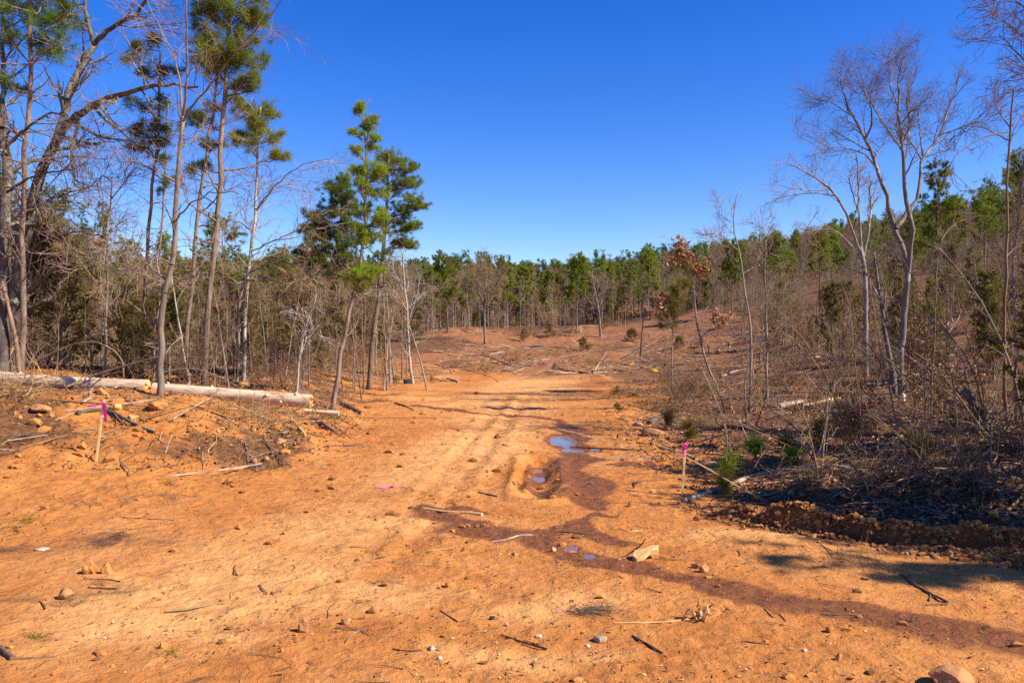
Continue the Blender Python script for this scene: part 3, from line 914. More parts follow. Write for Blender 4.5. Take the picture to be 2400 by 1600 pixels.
T('bare_tree', 'slim reddish bare tree left of the slim tufted pine', 'tree', (249, 884),
  [([(249, 884), (250, 700), (252, 560), (258, 470), (262, 415)], 8, 4, 0), ([(258, 470), (290, 430), (320, 390)], 4, 1.5, .5), ([(262, 425), (240, 410), (222, 440)], 4, 1.5, -.5)],
  GB, (12, 1.3, 6, .55, 4, .25, .3, .02, .9), M['red_twig'], seed=11)
T('young_tree', 'pale crooked sapling behind the white log stub', 'tree', (695, 935),
  [([(690, 935), (700, 850), (713, 780), (722, 745), (734, 722), (742, 690)], 7, 3, 0), ([(712, 790), (730, 780), (752, 770)], 3, 1.5, -.4), ([(704, 830), (718, 800), (708, 720)], 3, 1.4, .4)],
  M['pale_bark'], (5, .7, 4, .35, 3, .16, .3, .03, .8), M['pale_bark'], seed=12)
T('young_tree', 'whitish sapling leaning behind the joint of the logs', 'tree', (446, 905),
  [([(446, 905), (434, 840), (421, 771), (410, 700), (403, 660), (398, 600)], 7, 3, 0), ([(425, 790), (400, 810), (388, 830)], 4, 2, -.4)],
  M['pale_bark'], (5, .7, 4, .35, 0, .16, .3, .03, .8), M['pale_bark'], seed=13)
T('pine_tree', 'slender yellow-green pine leaning right beside the track', 'tree', (778, 962),
  [([(778, 962), (788, 890), (799, 827), (819, 727), (839, 652), (854, 578), (861, 478), (860, 329), (846, 236)], 14, 4, 0)],
  M['grey_bark'], (6, .6, 4, .3, 0, 0, .3, .02, 1.1), GB,
  [(848, 255, 15), (836, 262, 10), (872, 285, 15), (858, 300, 12), (838, 318, 13), (882, 328, 12), (842, 355, 14), (870, 345, 12), (862, 400, 28), (840, 408, 18), (885, 410, 24), (850, 440, 26), (880, 455, 24), (855, 500, 20), (885, 500, 28), (838, 535, 14), (895, 530, 24), (885, 555, 30), (860, 560, 20), (852, 640, 26), (880, 640, 24), (838, 655, 20), (850, 680, 14)], M['light_needle'], seed=14, stubs=5, tufts=4.2, L=.15, fluff=1.15, flatm=.6)
T('pine_tree', 'taller dark-trunked pine with layered boughs at the edge of the track', 'tree', (864, 914),
  [([(864, 914), (868, 860), (874, 802), (888, 692), (896, 620), (900, 560), (906, 478), (909, 404), (912, 362)], 17, 6, 0)],
  PB, (5, .8, 4, .4, 0, 0, .3, .02, 1.1), PB,
  [(912, 372, 26), (895, 375, 18), (940, 372, 22), (922, 400, 34), (960, 400, 22), (980, 390, 14), (900, 420, 26), (955, 435, 26), (980, 430, 18), (930, 440, 28), (965, 468, 20), (895, 450, 20), (990, 475, 20), (1008, 478, 14), (970, 485, 16), (935, 490, 20), (940, 515, 24), (965, 510, 22), (985, 530, 16), (955, 540, 22), (978, 533, 14), (925, 545, 24), (940, 570, 16), (905, 600, 18), (960, 565, 16), (985, 582, 14), (955, 570, 18), (900, 520, 18)], M['needle'], seed=15, stubs=8, tufts=4.6, L=.15, fluff=1.08, flatm=.5)
T('pine_tree', 'dense dark pine with a pointed crown behind the two track-side pines', 'tree', (790, 905),
  [([(790, 905), (792, 760), (795, 600), (800, 480), (803, 408)], 15, 4, 0)],
  PB, (5, .6, 4, .4, 0, 0, .3, .02, 1.1), PB,
  [(802, 418, 14), (800, 440, 22), (785, 455, 22), (815, 470, 24), (775, 480, 22), (795, 500, 30), (825, 500, 24), (760, 515, 22), (740, 500, 16), (780, 535, 32), (815, 540, 32), (745, 545, 26), (725, 535, 16), (700, 540, 16), (760, 575, 34), (800, 580, 36), (835, 570, 28), (725, 580, 26), (700, 600, 20), (685, 588, 14), (745, 605, 30), (790, 612, 34), (830, 610, 28), (715, 618, 22), (768, 630, 26), (810, 635, 24)], M['dark_needle'], seed=16, stubs=6, tufts=5.2, depth=34, W=.014)
T('bare_tree', 'pale bare tree at the right end of the left-hand wood', 'tree', (968, 903),
  [([(962, 903), (958, 820), (955, 740), (950, 680), (945, 620), (940, 585)], 9, 4, 0), ([(956, 760), (975, 700), (985, 650)], 4, 1.5, .5), ([(955, 730), (930, 690), (905, 660)], 4, 1.5, -.6), ([(950, 690), (925, 640), (915, 600)], 4, 1.5, .6)],
  M['pale_bark'], (9, 1.2, 6, .55, 4, .25, .2, .05, .8), M['pale_bark'], seed=17)
T('young_tree', 'thin straight sapling leaning left at the mouth of the wood', 'tree', (1003, 915),
  [([(1003, 915), (990, 860), (972, 800), (958, 760)], 6, 2.5, 0)], GB, (6, .7, 4, .3, 0, 0, .2, .03, .8), GB, seed=18)
T('young_tree', 'thin knotty sapling just right of the dark-trunked pine', 'tree', (908, 916),
  [([(908, 916), (904, 850), (901, 780), (898, 700), (892, 640)], 6, 3, 0)], GB, (8, .8, 5, .35, 0, 0, .2, .03, .8), GB, seed=19)

# ------------------------------------------------------------------ trees of the right side
T('bare_tree', 'big pale forked tree with a rosy crown against the sky', 'tree', (2116, 930),
  [([(2116, 930), (2110, 880), (2112, 828), (2115, 770), (2121, 713), (2128, 667), (2125, 610), (2112, 570)], 19, 14, 0),
   ([(2112, 570), (2095, 542), (2082, 468), (2058, 399), (2029, 325), (1997, 272), (1980, 223), (1965, 175)], 15, 3, 1.2),
   ([(2127, 640), (2131, 590), (2138, 555), (2123, 448), (2111, 346), (2109, 284), (2103, 223), (2119, 121)], 15, 3, -1.0),
   ([(2100, 535), (2125, 500), (2152, 460), (2160, 370), (2185, 340), (2209, 305), (2229, 235), (2254, 165)], 11, 3, 1.5),
   ([(2111, 350), (2135, 300), (2125, 240), (2140, 160)], 7, 2, 1), ([(2160, 375), (2140, 340), (2120, 320), (2110, 305)], 5, 3, -.5), ([(2162, 365), (2155, 300), (2150, 240)], 5, 2, 1),
   ([(2110, 345), (2080, 305), (2045, 250), (2030, 200)], 6, 2, .8), ([(2029, 325), (2045, 290), (2040, 240), (2010, 190)], 6, 2, -.8), ([(2058, 399), (2020, 355), (1960, 345), (1910, 350)], 4, 1.5, -1),
   ([(1997, 272), (1950, 240), (1920, 235)], 4, 1.5, 1), ([(2200, 318), (2250, 300), (2290, 285)], 3, 1.5, -.6), ([(2109, 260), (2085, 200), (2085, 140)], 5, 2, .7)],
  M['mottle_bark'], (10, .95, 7, .5, 6, .30, .42, .10, .6), M['red_twig'], seed=30, smallr=.003, tt=False)
T('bare_tree', 'dark trunk growing from the same foot as the big pale tree', 'tree', (2100, 922),
  [([(2104, 922), (2090, 860), (2078, 800), (2070, 745), (2062, 690), (2052, 640), (2050, 590)], 16, 6, .6), ([(2062, 700), (2030, 640), (2005, 600)], 5, 2, 1)],
  OB, (8, 1.0, 5, .45, 3, .2, .4, .05, .8), TW, seed=31)
T('bare_tree', 'bare tree with one long drooping limb fanned against the sky', 'tree', (2029, 880),
  [([(2029, 880), (2028, 751), (2029, 680), (2026, 617), (2016, 580)], 17, 10, 0), ([(2018, 590), (1995, 530), (1985, 500), (1960, 460), (1945, 440), (1915, 419), (1880, 400), (1846, 380)], 8, 3, -1),
   ([(2022, 595), (2013, 500), (2012, 440), (2009, 362)], 7, 4, .5), ([(2024, 600), (2036, 540), (2042, 488), (2055, 465)], 8, 4, .4), ([(2042, 490), (2038, 440), (2042, 425)], 4, 3, -.3), ([(1960, 460), (1920, 452), (1870, 455), (1815, 467)], 4, 1.2, .8), ([(1950, 445), (1900, 448), (1850, 440), (1812, 432)], 3.5, 1.2, -.6), ([(2012, 500), (1995, 440), (1988, 415)], 4, 2, .3), ([(2005, 585), (1965, 545), (1940, 535), (1890, 545)], 4, 1.5, -.6)],
  M['mottle_bark'], (6, .85, 6, .42, 4, .2, .35, .07, .6), TW, seed=32, tt=False)
T('oak_sapling', 'crooked oak sapling with clusters of brown dead leaves at the edge of the brush', 'young tree', (1697, 966),
  [([(1697, 966), (1695, 943), (1680, 905), (1665, 878), (1650, 835), (1642, 797), (1632, 744), (1622, 648), (1606, 612), (1588, 570)], 8, 2.5, 0), ([(1642, 795), (1658, 775), (1672, 768)], 4, 2, -.2), ([(1632, 745), (1600, 735), (1560, 735)], 3, 1, .3)],
  GB, (4, .6, 3, .3, 0, 0, .4, .04, .9), GB, seed=33, leafclumps=[(1592, 590, 11), (1608, 602, 10), (1570, 614, 8), (1640, 630, 15), (1660, 622, 10), (1545, 690, 12), (1680, 735, 12), (1702, 742, 9), (1594, 574, 6)], leaf_mat=M['dead_leaf'])
T('oak_sapling', 'small leaning oak with a flat top of brown leaves in the clearing', 'young tree', (1500, 842),
  [([(1500, 842), (1505, 780), (1508, 740), (1510, 726)], 6, 3, 0), ([(1507, 745), (1480, 730), (1462, 727)], 2.5, 1, .3), ([(1508, 735), (1530, 728), (1545, 735)], 2.5, 1, -.3)],
  OB, None, OB, seed=34, leafclumps=[(1470, 730, 11), (1490, 728, 11), (1512, 724, 12), (1530, 730, 10), (1548, 738, 9), (1455, 735, 7)], leaf_mat=M['dead_leaf'])
T('young_tree', 'thin straight sapling with drooping olive foliage left of the crooked oak', 'young tree', (1574, 918),
  [([(1574, 918), (1575, 840), (1577, 760), (1580, 690), (1582, 660)], 5, 2, 0)],
  GB, (5, .4, 3, .2, 0, 0, .2, .03, .9), GB, [(1575, 690, 20), (1590, 700, 18), (1565, 715, 18), (1580, 735, 20), (1570, 760, 14), (1590, 680, 14), (1600, 665, 14)], M['olive'], seed=35, tufts=4)
T('bare_tree', 'slim bare tree with a bent tip above the skyline at the right of the clearing', 'tree', (1758, 965),
  [([(1760, 965), (1756, 885), (1764, 797), (1754, 744), (1748, 697), (1740, 611), (1727, 570), (1711, 517), (1725, 470), (1736, 437)], 9, 2, 0), ([(1712, 520), (1690, 505), (1678, 490)], 2.5, 1, .3), ([(1733, 590), (1700, 560), (1668, 545)], 2.5, 1, -.4), ([(1742, 640), (1780, 620), (1800, 600)], 2.5, 1, .4), ([(1730, 580), (1690, 580), (1660, 572)], 2.5, 1, .5)],
  GB, (5, .6, 5, .32, 3, .16, .3, .05, .8), TW, seed=36)
T('bare_tree', 'straight grey sapling right of the slim bent-tip tree', 'tree', (1797, 935),
  [([(1797, 935), (1797, 860), (1798, 780), (1795, 700), (1792, 620), (1795, 560)], 8, 2.5, 0), ([(1792, 600), (1780, 560), (1790, 530)], 3, 1, .3)],
  GB, (10, .8, 5, .4, 4, .2, .3, .03, .85), TW, seed=37)
T('bare_tree', 'tall dark leaning stem near the right edge with broken top', 'tree', (2362, 1010),
  [([(2362, 1010), (2356, 900), (2352, 800), (2356, 697), (2360, 560), (2360, 427), (2368, 305), (2376, 211)], 11, 5, 0), ([(2368, 300), (2345, 270), (2336, 252)], 4, 2, .2), ([(2362, 310), (2310, 318), (2260, 345), (2228, 380), (2225, 420), (2250, 450)], 4, 1.2, -.4), ([(2368, 300), (2395, 270), (2430, 230)], 4, 2, .3), ([(2366, 330), (2310, 300), (2260, 295), (2200, 320)], 3.5, 1.2, .5)],
  M['wood_bark'], (6, .55, 4, .28, 2, .15, .45, .02, .9), M['wood_bark'], seed=38)
T('bare_tree', 'bare stem growing beside the broken-top stem at the right edge', 'tree', (2385, 1000),
  [([(2385, 1000), (2380, 860), (2378, 740), (2372, 640), (2380, 540), (2392, 440), (2410, 300)], 9, 5, 0)],
  M['mottle_bark'], (7, .5, 4, .25, 2, .15, .4, .03, .9), M['wood_bark'], seed=39)
T('bare_tree', 'tree beyond the right edge whose dark twigs hang into the top corner', 'tree', (2560, 1000),
  [([(2560, 1000), (2550, 700), (2520, 400), (2500, 200), (2480, 0)], 22, 12, 0), ([(2505, 250), (2440, 180), (2380, 120), (2340, 80)], 8, 2, 0), ([(2500, 200), (2430, 110), (2370, 60), (2320, 40)], 8, 2, .8), ([(2490, 60), (2440, 40), (2390, 10), (2350, -30)], 8, 2, -.8), ([(2515, 330), (2460, 230), (2400, 170), (2370, 180)], 7, 2, .5)],
  OB, (11, .8, 6, .4, 4, .2, .3, .0, .8), M['red_twig'], seed=40)
T('bare_tree', 'thin sapling standing behind the pale slab on the right', 'tree', (1752, 1000),
  [([(1740, 1000), (1744, 930), (1748, 880), (1760, 820), (1772, 790)], 5, 2, 0)], GB, (6, .5, 4, .25, 0, 0, .2, .03, .8), GB, seed=41)

# arching stems over the right brush
ARCS = [
  ([(2420, 900), (2370, 850), (2342, 790), (2320, 740), (2284, 682), (2258, 650), (2227, 606), (2189, 568)], 9, 3, 'longest arching stem from the right edge, rising left over the hillside'),
  ([(2325, 880), (2270, 830), (2227, 790), (2200, 745), (2170, 702), (2150, 670), (2128, 640), (2100, 570)], 7, 2, 'arching stem just left of the longest one with a straight upper half'),
  ([(2300, 900), (2260, 850), (2240, 800), (2180, 745), (2130, 720), (2090, 700)], 5, 1.5, 'low arching stem crossing the foot of the hillside'),
  ([(2110, 985), (2090, 930), (2070, 850), (2060, 780), (2045, 720), (2040, 660)], 5, 1.5, 'upright thin stem in front of the big pale tree'),
  ([(2110, 1075), (2105, 1010), (2090, 930), (2075, 860), (2020, 790), (1975, 745)], 6, 1.8, 'stem bending left from the dark brush below the big pale tree'),
  ([(1925, 1120), (1905, 1050), (1890, 985), (1850, 920), (1810, 860), (1780, 820)], 6, 2, 'stem leaning left across the pale slab'),
  ([(1925, 1110), (1930, 1040), (1945, 950), (1960, 880), (1975, 800)], 5, 1.5, 'upright stem right of the pale slab'),
  ([(1985, 1050), (1990, 1000), (1985, 950), (1998, 920)], 5, 3, 'short broken stem right of the pale slab'),
  ([(1930, 1090), (1880, 1030), (1850, 985), (1800, 955), (1745, 925), (1695, 905)], 6, 2, 'long bent stem sweeping left above the green pine seedling'),
  ([(2050, 1160), (2020, 1110), (1985, 1075), (1900, 1050), (1820, 1020), (1760, 1000), (1720, 985), (1690, 990)], 6, 2, 'bowed stem nearly lying over the brush beside the right stake'),
  ([(2160, 1080), (2170, 960), (2165, 880), (2170, 800), (2185, 740)], 5, 1.5, 'upright reddish stem between the big pale tree and the right edge'),
  ([(2240, 1090), (2245, 1000), (2235, 900), (2215, 820), (2220, 760)], 5, 1.5, 'upright stem in the dark brush at right'),
  ([(2330, 1150), (2322, 1050), (2325, 960), (2345, 880), (2360, 800)], 6, 2, 'yellowish stem rising from the root tangle at right'),
  ([(2200, 1100), (2140, 1050), (2080, 1000), (2040, 965), (2000, 955)], 6, 2, 'grey stem bowed low in front of the big pale tree'),
  ([(2390, 1030), (2300, 960), (2260, 930), (2200, 880), (2120, 820), (2070, 760)], 6, 2, 'slanting stem over the leaning dark log'),
  ([(2030, 790), (1990, 700), (1960, 640), (1915, 560), (1880, 520)], 4, 1.2, 'thin stem leaning left below the drooping limb'),
  ([(2400, 700), (2340, 600), (2290, 540), (2260, 530), (2230, 560)], 4, 1.5, 'stem arching out of the right edge at half height'),
  ([(2180, 620), (2200, 560), (2240, 520), (2290, 505)], 5, 2, 'bright bent branch end above the arching stems'),
]
for i, (pts, w0, w1, lab) in enumerate(ARCS):
    D = 9.5 + 4 * (i * .618 % 1)
    f = pts[0]
    if f[1] > 1040: D = None
    T('arching_sapling', lab + ', no leaves', 'sapling', f, [(pts, w0, w1, .8 if D else .5)], M['wood_bark'] if i % 2 else M['grey_bark'],
      (7, .34, 4, .2, 2, .1, .25, .02, .7), M['wood_bark'] if i % 3 else M['dry_twig'], seed=60 + i, depth=D if f[1] <= 1040 else None, smallr=.0025, group='arching stems in the right brush', wob=.7)
#PART3

# ------------------------------------------------------------------ the woods
rng = np.random.default_rng(77)
BARE = [proto_bare(200 + i, h, r, sp, n1, .07, bk, tw) for i, (h, r, sp, n1, bk, tw) in enumerate([
    (9, .085, .26, 14, GB, TW), (10, .10, .30, 13, M['mottle_bark'], TW), (8, .07, .24, 15, M['wood_bark'], TW),
    (9, .075, .22, 16, GB, M['twig']), (11, .11, .30, 12, M['mottle_bark'], M['twig']), (7, .05, .26, 14, M['pale_bark'], TW), (8, .06, .3, 13, GB, M['dry_twig'])])]
PINE = [proto_pine(300 + i, h, r, nd, cr, sp, n1 + 6, bark=PB, cone=co, nn=30, W=.034) for i, (h, r, nd, cr, sp, n1, co) in enumerate([
    (10, .11, M['needle'], .42, .19, 30, .6), (11, .12, M['dark_needle'], .5, .17, 28, .5), (9, .10, M['needle'], .30, .22, 36, .75),
    (10, .10, M['light_needle'], .45, .17, 26, .6), (11, .12, M['needle'], .55, .18, 26, .4)])]
CEDAR = [proto_cedar(400 + i, h, nd, sp, n1, GB) for i, (h, nd, sp, n1) in enumerate([
    (4, M['cedar'], .30, 50), (5, M['olive'], .34, 44), (3.2, M['cedar'], .42, 40), (4.5, M['olive'], .26, 52)])]
POLE = [proto_bare(260 + i, 5, .028, .2, 9, .02, bk, tw, .004, .08, .3, n3=4, n4=1) for i, (bk, tw) in enumerate(((M['pale_bark'], M['dry_twig']), (GB, TW), (PB, M['dry_twig']), (GB, M['dry_twig'])))]
MBARE = [proto_bare(270 + i, 9, .085, sp, 13, .09, GB, TW, .011, low=.28, n3=4, n4=3) for i, sp in enumerate((.24, .28, .32, .26))]
LBARE = [proto_bare(250 + i, h, r, sp, n1, .04, bk, tw, .0045, .06, lo, n3=4, n4=1) for i, (h, r, sp, n1, bk, tw, lo) in enumerate([
    (9, .085, .24, 9, GB, TW, .45), (10, .10, .28, 9, M['mottle_bark'], TW, .5), (8, .06, .22, 9, M['wood_bark'], M['dry_twig'], .4), (9, .07, .2, 9, PB, TW, .5), (11, .11, .26, 8, GB, TW, .55), (7, .045, .24, 9, M['pale_bark'], TW, .4), (8, .055, .26, 9, GB, M['dry_twig'], .4)])]
MPINE = [proto_pine(350 + i, h, .10, nd, cr, sp, n1, bark=PB, cone=co, nn=46, W=.04) for i, (h, nd, cr, sp, n1, co) in enumerate([(9, M['light_needle'], .34, .23, 44, .7), (9, M['light_needle'], .28, .17, 46, .75), (9, M['needle'], .4, .2, 42, .5)])]
BRUSH = [proto_brush(500 + i, h, n, sp, m, M['litter'], leafy=lf) for i, (h, n, sp, m, lf) in enumerate([
    (2.2, 18, .45, M['dry_twig'], 0), (2.6, 14, .35, M['twig'], 0), (1.8, 22, .6, M['wood_bark'], 0), (2.0, 16, .5, M['dry_twig'], 1)])]

def ground_z(x, y): return float(H(np.array([x]), np.array([y]))[0])
def sky_row(u):
    """row in the photograph up to which the woods stand"""
    return float(np.interp(u, [-200, 0, 150, 230, 260, 420, 640, 700, 850, 960, 1100, 1400, 1650, 1750, 1900, 2000, 2100, 2230, 2330, 2420, 2600],
                           [380, 430, 470, 520, 590, 600, 610, 625, 625, 625, 608, 610, 612, 600, 560, 545, 520, 475, 440, 380, 330]))
def top_h(x, y, u=None, over=0):
    u = 1200 + x / y * F
    return EYE + (HOR - sky_row(u) + over) / F * y - ground_z(x, y)
def inside_left(x, y):
    return x < -2.2 - .055 * y - (1.2 if y < 18 else 0)
LG = 'slender bare trees in the wood behind the peeled logs'
n = 0
while n < 78:
    D = 17 + 52 * rng.random() ** 1.1
    u = rng.uniform(-120, 1060)
    x = (u - 1200) / F * D
    if not inside_left(x, D): continue
    hm = top_h(x, D, over=rng.uniform(-60, 40))
    h = np.clip(hm, 2.6, 11)
    k = rng.integers(0, len(BARE))
    bh = [9, 10, 8, 9, 11, 7, 8][k]
    place('bare_tree', LBARE[k], x, D, h / bh, 'slender bare winter tree among many in the wood behind the peeled logs', 'tree', LG, rng, tilt=.05)
    n += 1
n = 0
while n < 100:
    D = 15.5 + 40 * rng.random() ** 1.3
    u = rng.uniform(-120, 1000)
    if u > 775 and D < 27: continue
    if u > 640 and D < 19: continue
    x = (u - 1200) / F * D
    if not inside_left(x, D): continue
    hm = top_h(x, D, over=-10 - 90 * rng.random())
    h = np.clip(hm, 1.6, 7) * rng.uniform(.6, 1)
    k = rng.integers(0, 4)
    place('cedar_tree', CEDAR[k], x, D, h / [4, 5, 3.2, 4.5][k], 'olive-green young cedar in the understorey behind the peeled logs', 'tree', 'young cedars in the left understorey', rng)
    n += 1
n = 0
while n < 56:
    D = rng.uniform(15, 24); u = rng.uniform(-60, 985)
    x = (u - 1200) / F * D
    if not inside_left(x, D) or D < 14.6: continue
    h = max(1.8, EYE + (HOR - rng.uniform(560, 730)) / F * D - ground_z(x, D))
    k = rng.integers(0, 4)
    place('pole_sapling', POLE[k], x, D, h / 5, 'sapling', 'sapling', 'thin pole saplings behind the peeled logs', rng, tilt=.09)
    n += 1
n = 0
while n < 44:
    D = 20 + 50 * rng.random() ** 1.2; u = rng.uniform(1720, 2500)
    x = (u - 1200) / F * D
    if x < 7 + .08 * D: continue
    place('brush', BRUSH[(3, 0, 3, 1)[rng.integers(0, 4)]], x, D, rng.uniform(.5, 1.1), 'brush', 'bush', 'dry brush on the right-hand hillside', rng)
    n += 1
for i, (u, D, top, k, lab) in enumerate([(525, 40, 520, 0, 'green pine showing between the tall stems at the left'), (300, 36, 575, 3, 'bright green young pine low behind the slim tufted pine'),
        (480, 44, 600, 2, 'green pine low behind the tallest pine'), (120, 30, 470, 2, 'brownish-green pine behind the leaning oak'), (200, 34, 500, 1, 'dark pine between the leaning oak and the slim reddish tree'),
        (650, 50, 590, 0, 'pine low on the skyline left of the dense dark pine'), (-30, 26, 400, 1, 'dark pine at the left edge behind the thick mossy trunk'), (390, 48, 560, 3, 'young pine framed by the forked bare tree')]):
    x = (u - 1200) / F * D
    h = EYE + (HOR - top) / F * D - ground_z(x, D)
    place('pine_tree', PINE[k], x, D, h / [10, 11, 9, 10, 11][k], lab, 'tree', None, rng)
n = 0
while n < 30:
    D = 15.5 + 16 * rng.random() ** 1.5
    u = rng.uniform(-80, 990)
    x = (u - 1200) / F * D
    if not inside_left(x, D): continue
    place('brush', BRUSH[rng.integers(0, 3)], x, D, rng.uniform(.35, .8), 'leafless brush growing under the trees behind the peeled logs', 'bush', 'leafless brush under the left-hand trees', rng)
    n += 1

# wood at the far side of the clearing
MG = 'bare trees along the far edge of the clearing'
n = 0
while n < 90:
    D = rng.uniform(82, 122); u = rng.uniform(930, 1800)
    D2 = D - (10 if u < 1120 else 0) - max(0, (1060 - u)) * .22
    x = (u - 1200) / F * D2
    h = np.clip(top_h(x, D2, over=rng.uniform(-75, -5)), 4, 11)
    k = rng.integers(0, 7)
    place('bare_tree', MBARE[k % 4], x, D2, h / 9, 'grey bare tree in the row along the far edge of the clearing', 'tree', MG, rng)
    n += 1
for (u, D, top, k, lab) in [(1050, 66, 605, 2, 'broad green pine at the left end of the far tree row'), (1182, 96, 612, 0, 'yellow-green pine right of the tall bare oak across the clearing'),
        (1352, 76, 610, 2, 'slim green pine standing forward at the middle of the clearing'), (1522, 92, 590, 0, 'tall round-topped pine at the right of the far tree row'),
        (1010, 74, 640, 3, 'small pine left of the broad green pine'), (1095, 80, 650, 2, 'low pine beside the broad green pine'), (1285, 105, 640, 1, 'dark pine between the bare oak and the slim forward pine'),
        (1430, 104, 625, 1, 'dark pine between the slim forward pine and the round-topped pine'), (1480, 100, 640, 3, 'yellowish pine close left of the round-topped pine'), (1575, 98, 650, 3, 'low pine right of the round-topped pine'),
        (1230, 108, 632, 4, 'pine with a bare lower trunk across the clearing'), (1660, 90, 625, 1, 'dark pine at the foot of the right-hand hill'), (1715, 70, 575, 2, 'pointed pine behind the slim bent-tip tree'), (1140, 110, 628, 4, 'pine behind the tall bare oak')]:
    x = (u - 1200) / F * D
    h = EYE + (HOR - top) / F * D - ground_z(x, D)
    pr = MPINE[k % 3]
    place('pine_tree', pr, x, D, h / 9, lab, 'tree', None, rng)
T('bare_oak', 'tall bare oak with a fan-shaped crown across the clearing', 'tree', (1137, 806),
  [([(1137, 806), (1136, 760), (1135, 720), (1137, 690), (1138, 640), (1138, 606)], 8, 2, 0), ([(1136, 725), (1120, 680), (1112, 640)], 3, 1, .5), ([(1136, 720), (1155, 680), (1165, 640)], 3, 1, -.5), ([(1137, 700), (1128, 650), (1126, 620)], 3, 1, -.4)],
  GB, (16, 1.6, 7, .8, 4, .4, .3, .12, .7), TW, seed=50)
T('bare_oak', 'bare forked tree right of the slim forward pine', 'tree', (1408, 790),
  [([(1408, 790), (1405, 740), (1402, 720), (1392, 670), (1388, 640)], 7, 2, 0), ([(1403, 725), (1416, 690), (1425, 655)], 3, 1, .4)],
  M['mottle_bark'], (12, 1.6, 6, .8, 4, .4, .3, .1, .7), TW, seed=51)

n = 0
while n < 46:
    D = rng.uniform(80, 104); u = rng.uniform(960, 1760)
    D2 = D - (10 if u < 1120 else 0)
    x = (u - 1200) / F * D2
    if rng.random() < .6: place('brush', BRUSH[rng.integers(0, 4)], x, D2, rng.uniform(.6, 1.3), 'brush', 'bush', 'brush at the feet of the far trees', rng)
    else: place('brush', CEDAR[rng.integers(0, 4)], x, D2, rng.uniform(.35, .8), 'brush', 'bush', 'brush at the feet of the far trees', rng)
    n += 1
# right-hand hillside
RG = 'bare trees on the right-hand hillside'
n = 0
while n < 134:
    D = 24 + 105 * rng.random() ** 1.0
    u = rng.uniform(1680, 2520)
    x = (u - 1200) / F * D
    if x < 8 + .09 * D - 2: continue
    h = np.clip(top_h(x, D, over=rng.uniform(-110, -15) if D > 55 else rng.uniform(-160, -40)), 3.0, 11)
    k = rng.integers(0, 7)
    place('bare_tree', BARE[k] if D < 45 else MBARE[k % 4], x, D, h / ([9, 10, 8, 9, 11, 7, 8][k] if D < 45 else 9), 'brownish bare tree among many on the right-hand hillside', 'tree', RG, rng, tilt=.05)
    n += 1
n = 0
while n < 22:
    D = rng.uniform(55, 135); u = rng.uniform(1720, 2520)
    x = (u - 1200) / F * D
    if x < 8 + .09 * D: continue
    h = np.clip(top_h(x, D, over=rng.uniform(-40, 12)), 4, 13)
    k = rng.integers(0, 5)
    place('pine_tree', PINE[k], x, D, h / [10, 11, 9, 10, 11][k], 'green pine scattered among bare trees on the right-hand hillside', 'tree', 'pines on the right-hand hillside', rng)
    n += 1
for (u, D, top, k, lab) in [(2192, 62, 398, 2, 'tall conical pine just right of the big pale forked tree'), (1825, 75, 555, 0, 'dark round-topped pine above the hillside left of the drooping limb'), (1950, 70, 540, 3, 'olive pine above the hillside below the drooping limb'), (2290, 60, 455, 4, 'olive-green pine crown on the ridge at right'), (2385, 50, 375, 0, 'pine high on the ridge at the right edge')]:
    x = (u - 1200) / F * D
    h = EYE + (HOR - top) / F * D - ground_z(x, D)
    place('pine_tree', PINE[k], x, D, h / [10, 11, 9, 10, 11][k], lab, 'tree', None, rng)
n = 0
while n < 34:
    D = 18 + 50 * rng.random(); u = rng.uniform(1750, 2480)
    x = (u - 1200) / F * D
    if x < 7 + .07 * D: continue
    k = rng.integers(0, 4)
    place('cedar_tree', CEDAR[k], x, D, rng.uniform(.25, .75), 'small olive cedar between the bare trunks on the right-hand hillside', 'tree', 'small cedars on the right-hand hillside', rng)
    n += 1
n = 0
while n < 24:
    D = 8.6 + 26 * rng.random() ** 1.3; u = rng.uniform(1480, 2480)
    x = (u - 1200) / F * D
    lim = np.interp(D, [8, 10, 14, 20, 34], [4.0, 2.9, 2.9, 3.6, 5.5])
    if x < lim: continue
    place('brush', BRUSH[rng.integers(0, 4)], x, D, rng.uniform(.25, .5) if D < 14 else rng.uniform(.3, .7), 'leafless brush among cut debris beside the track on the right', 'bush', 'leafless brush on the right verge', rng)
    n += 1

# trees standing just outside the frame on the right
for (x, y, k, s, lab) in [(9.8, 3.7, 1, .56, 'pine beyond the right edge shading the wheel rut'), (8.3, 5.4, 2, .42, 'young pine beyond the right edge near the dark brush')]:
    place('pine_tree', PINE[k], x, y, s, lab, 'tree', None, rng)

for (x, y, k, s, lab) in [(5.5, 7.3, 0, .75, 'cedar just beyond the right edge by the berm'), (6.5, 8.7, 1, .7, 'cedar beyond the right edge behind the root heap'), (7.4, 10.2, 3, .8, 'cedar beyond the right edge at the foot of the slope'), (5.0, 6.2, 2, .55, 'low cedar just beyond the right end of the berm'), (8.4, 12.0, 1, .8, 'cedar beyond the right edge behind the broken-top stem'), (6.6, 6.6, 1, .75, 'second cedar beyond the right end of the berm'), (7.6, 8.2, 3, .9, 'tall cedar beyond the right edge')]:
    place('cedar_tree', CEDAR[k], x, y, s, lab, 'tree', None, rng)
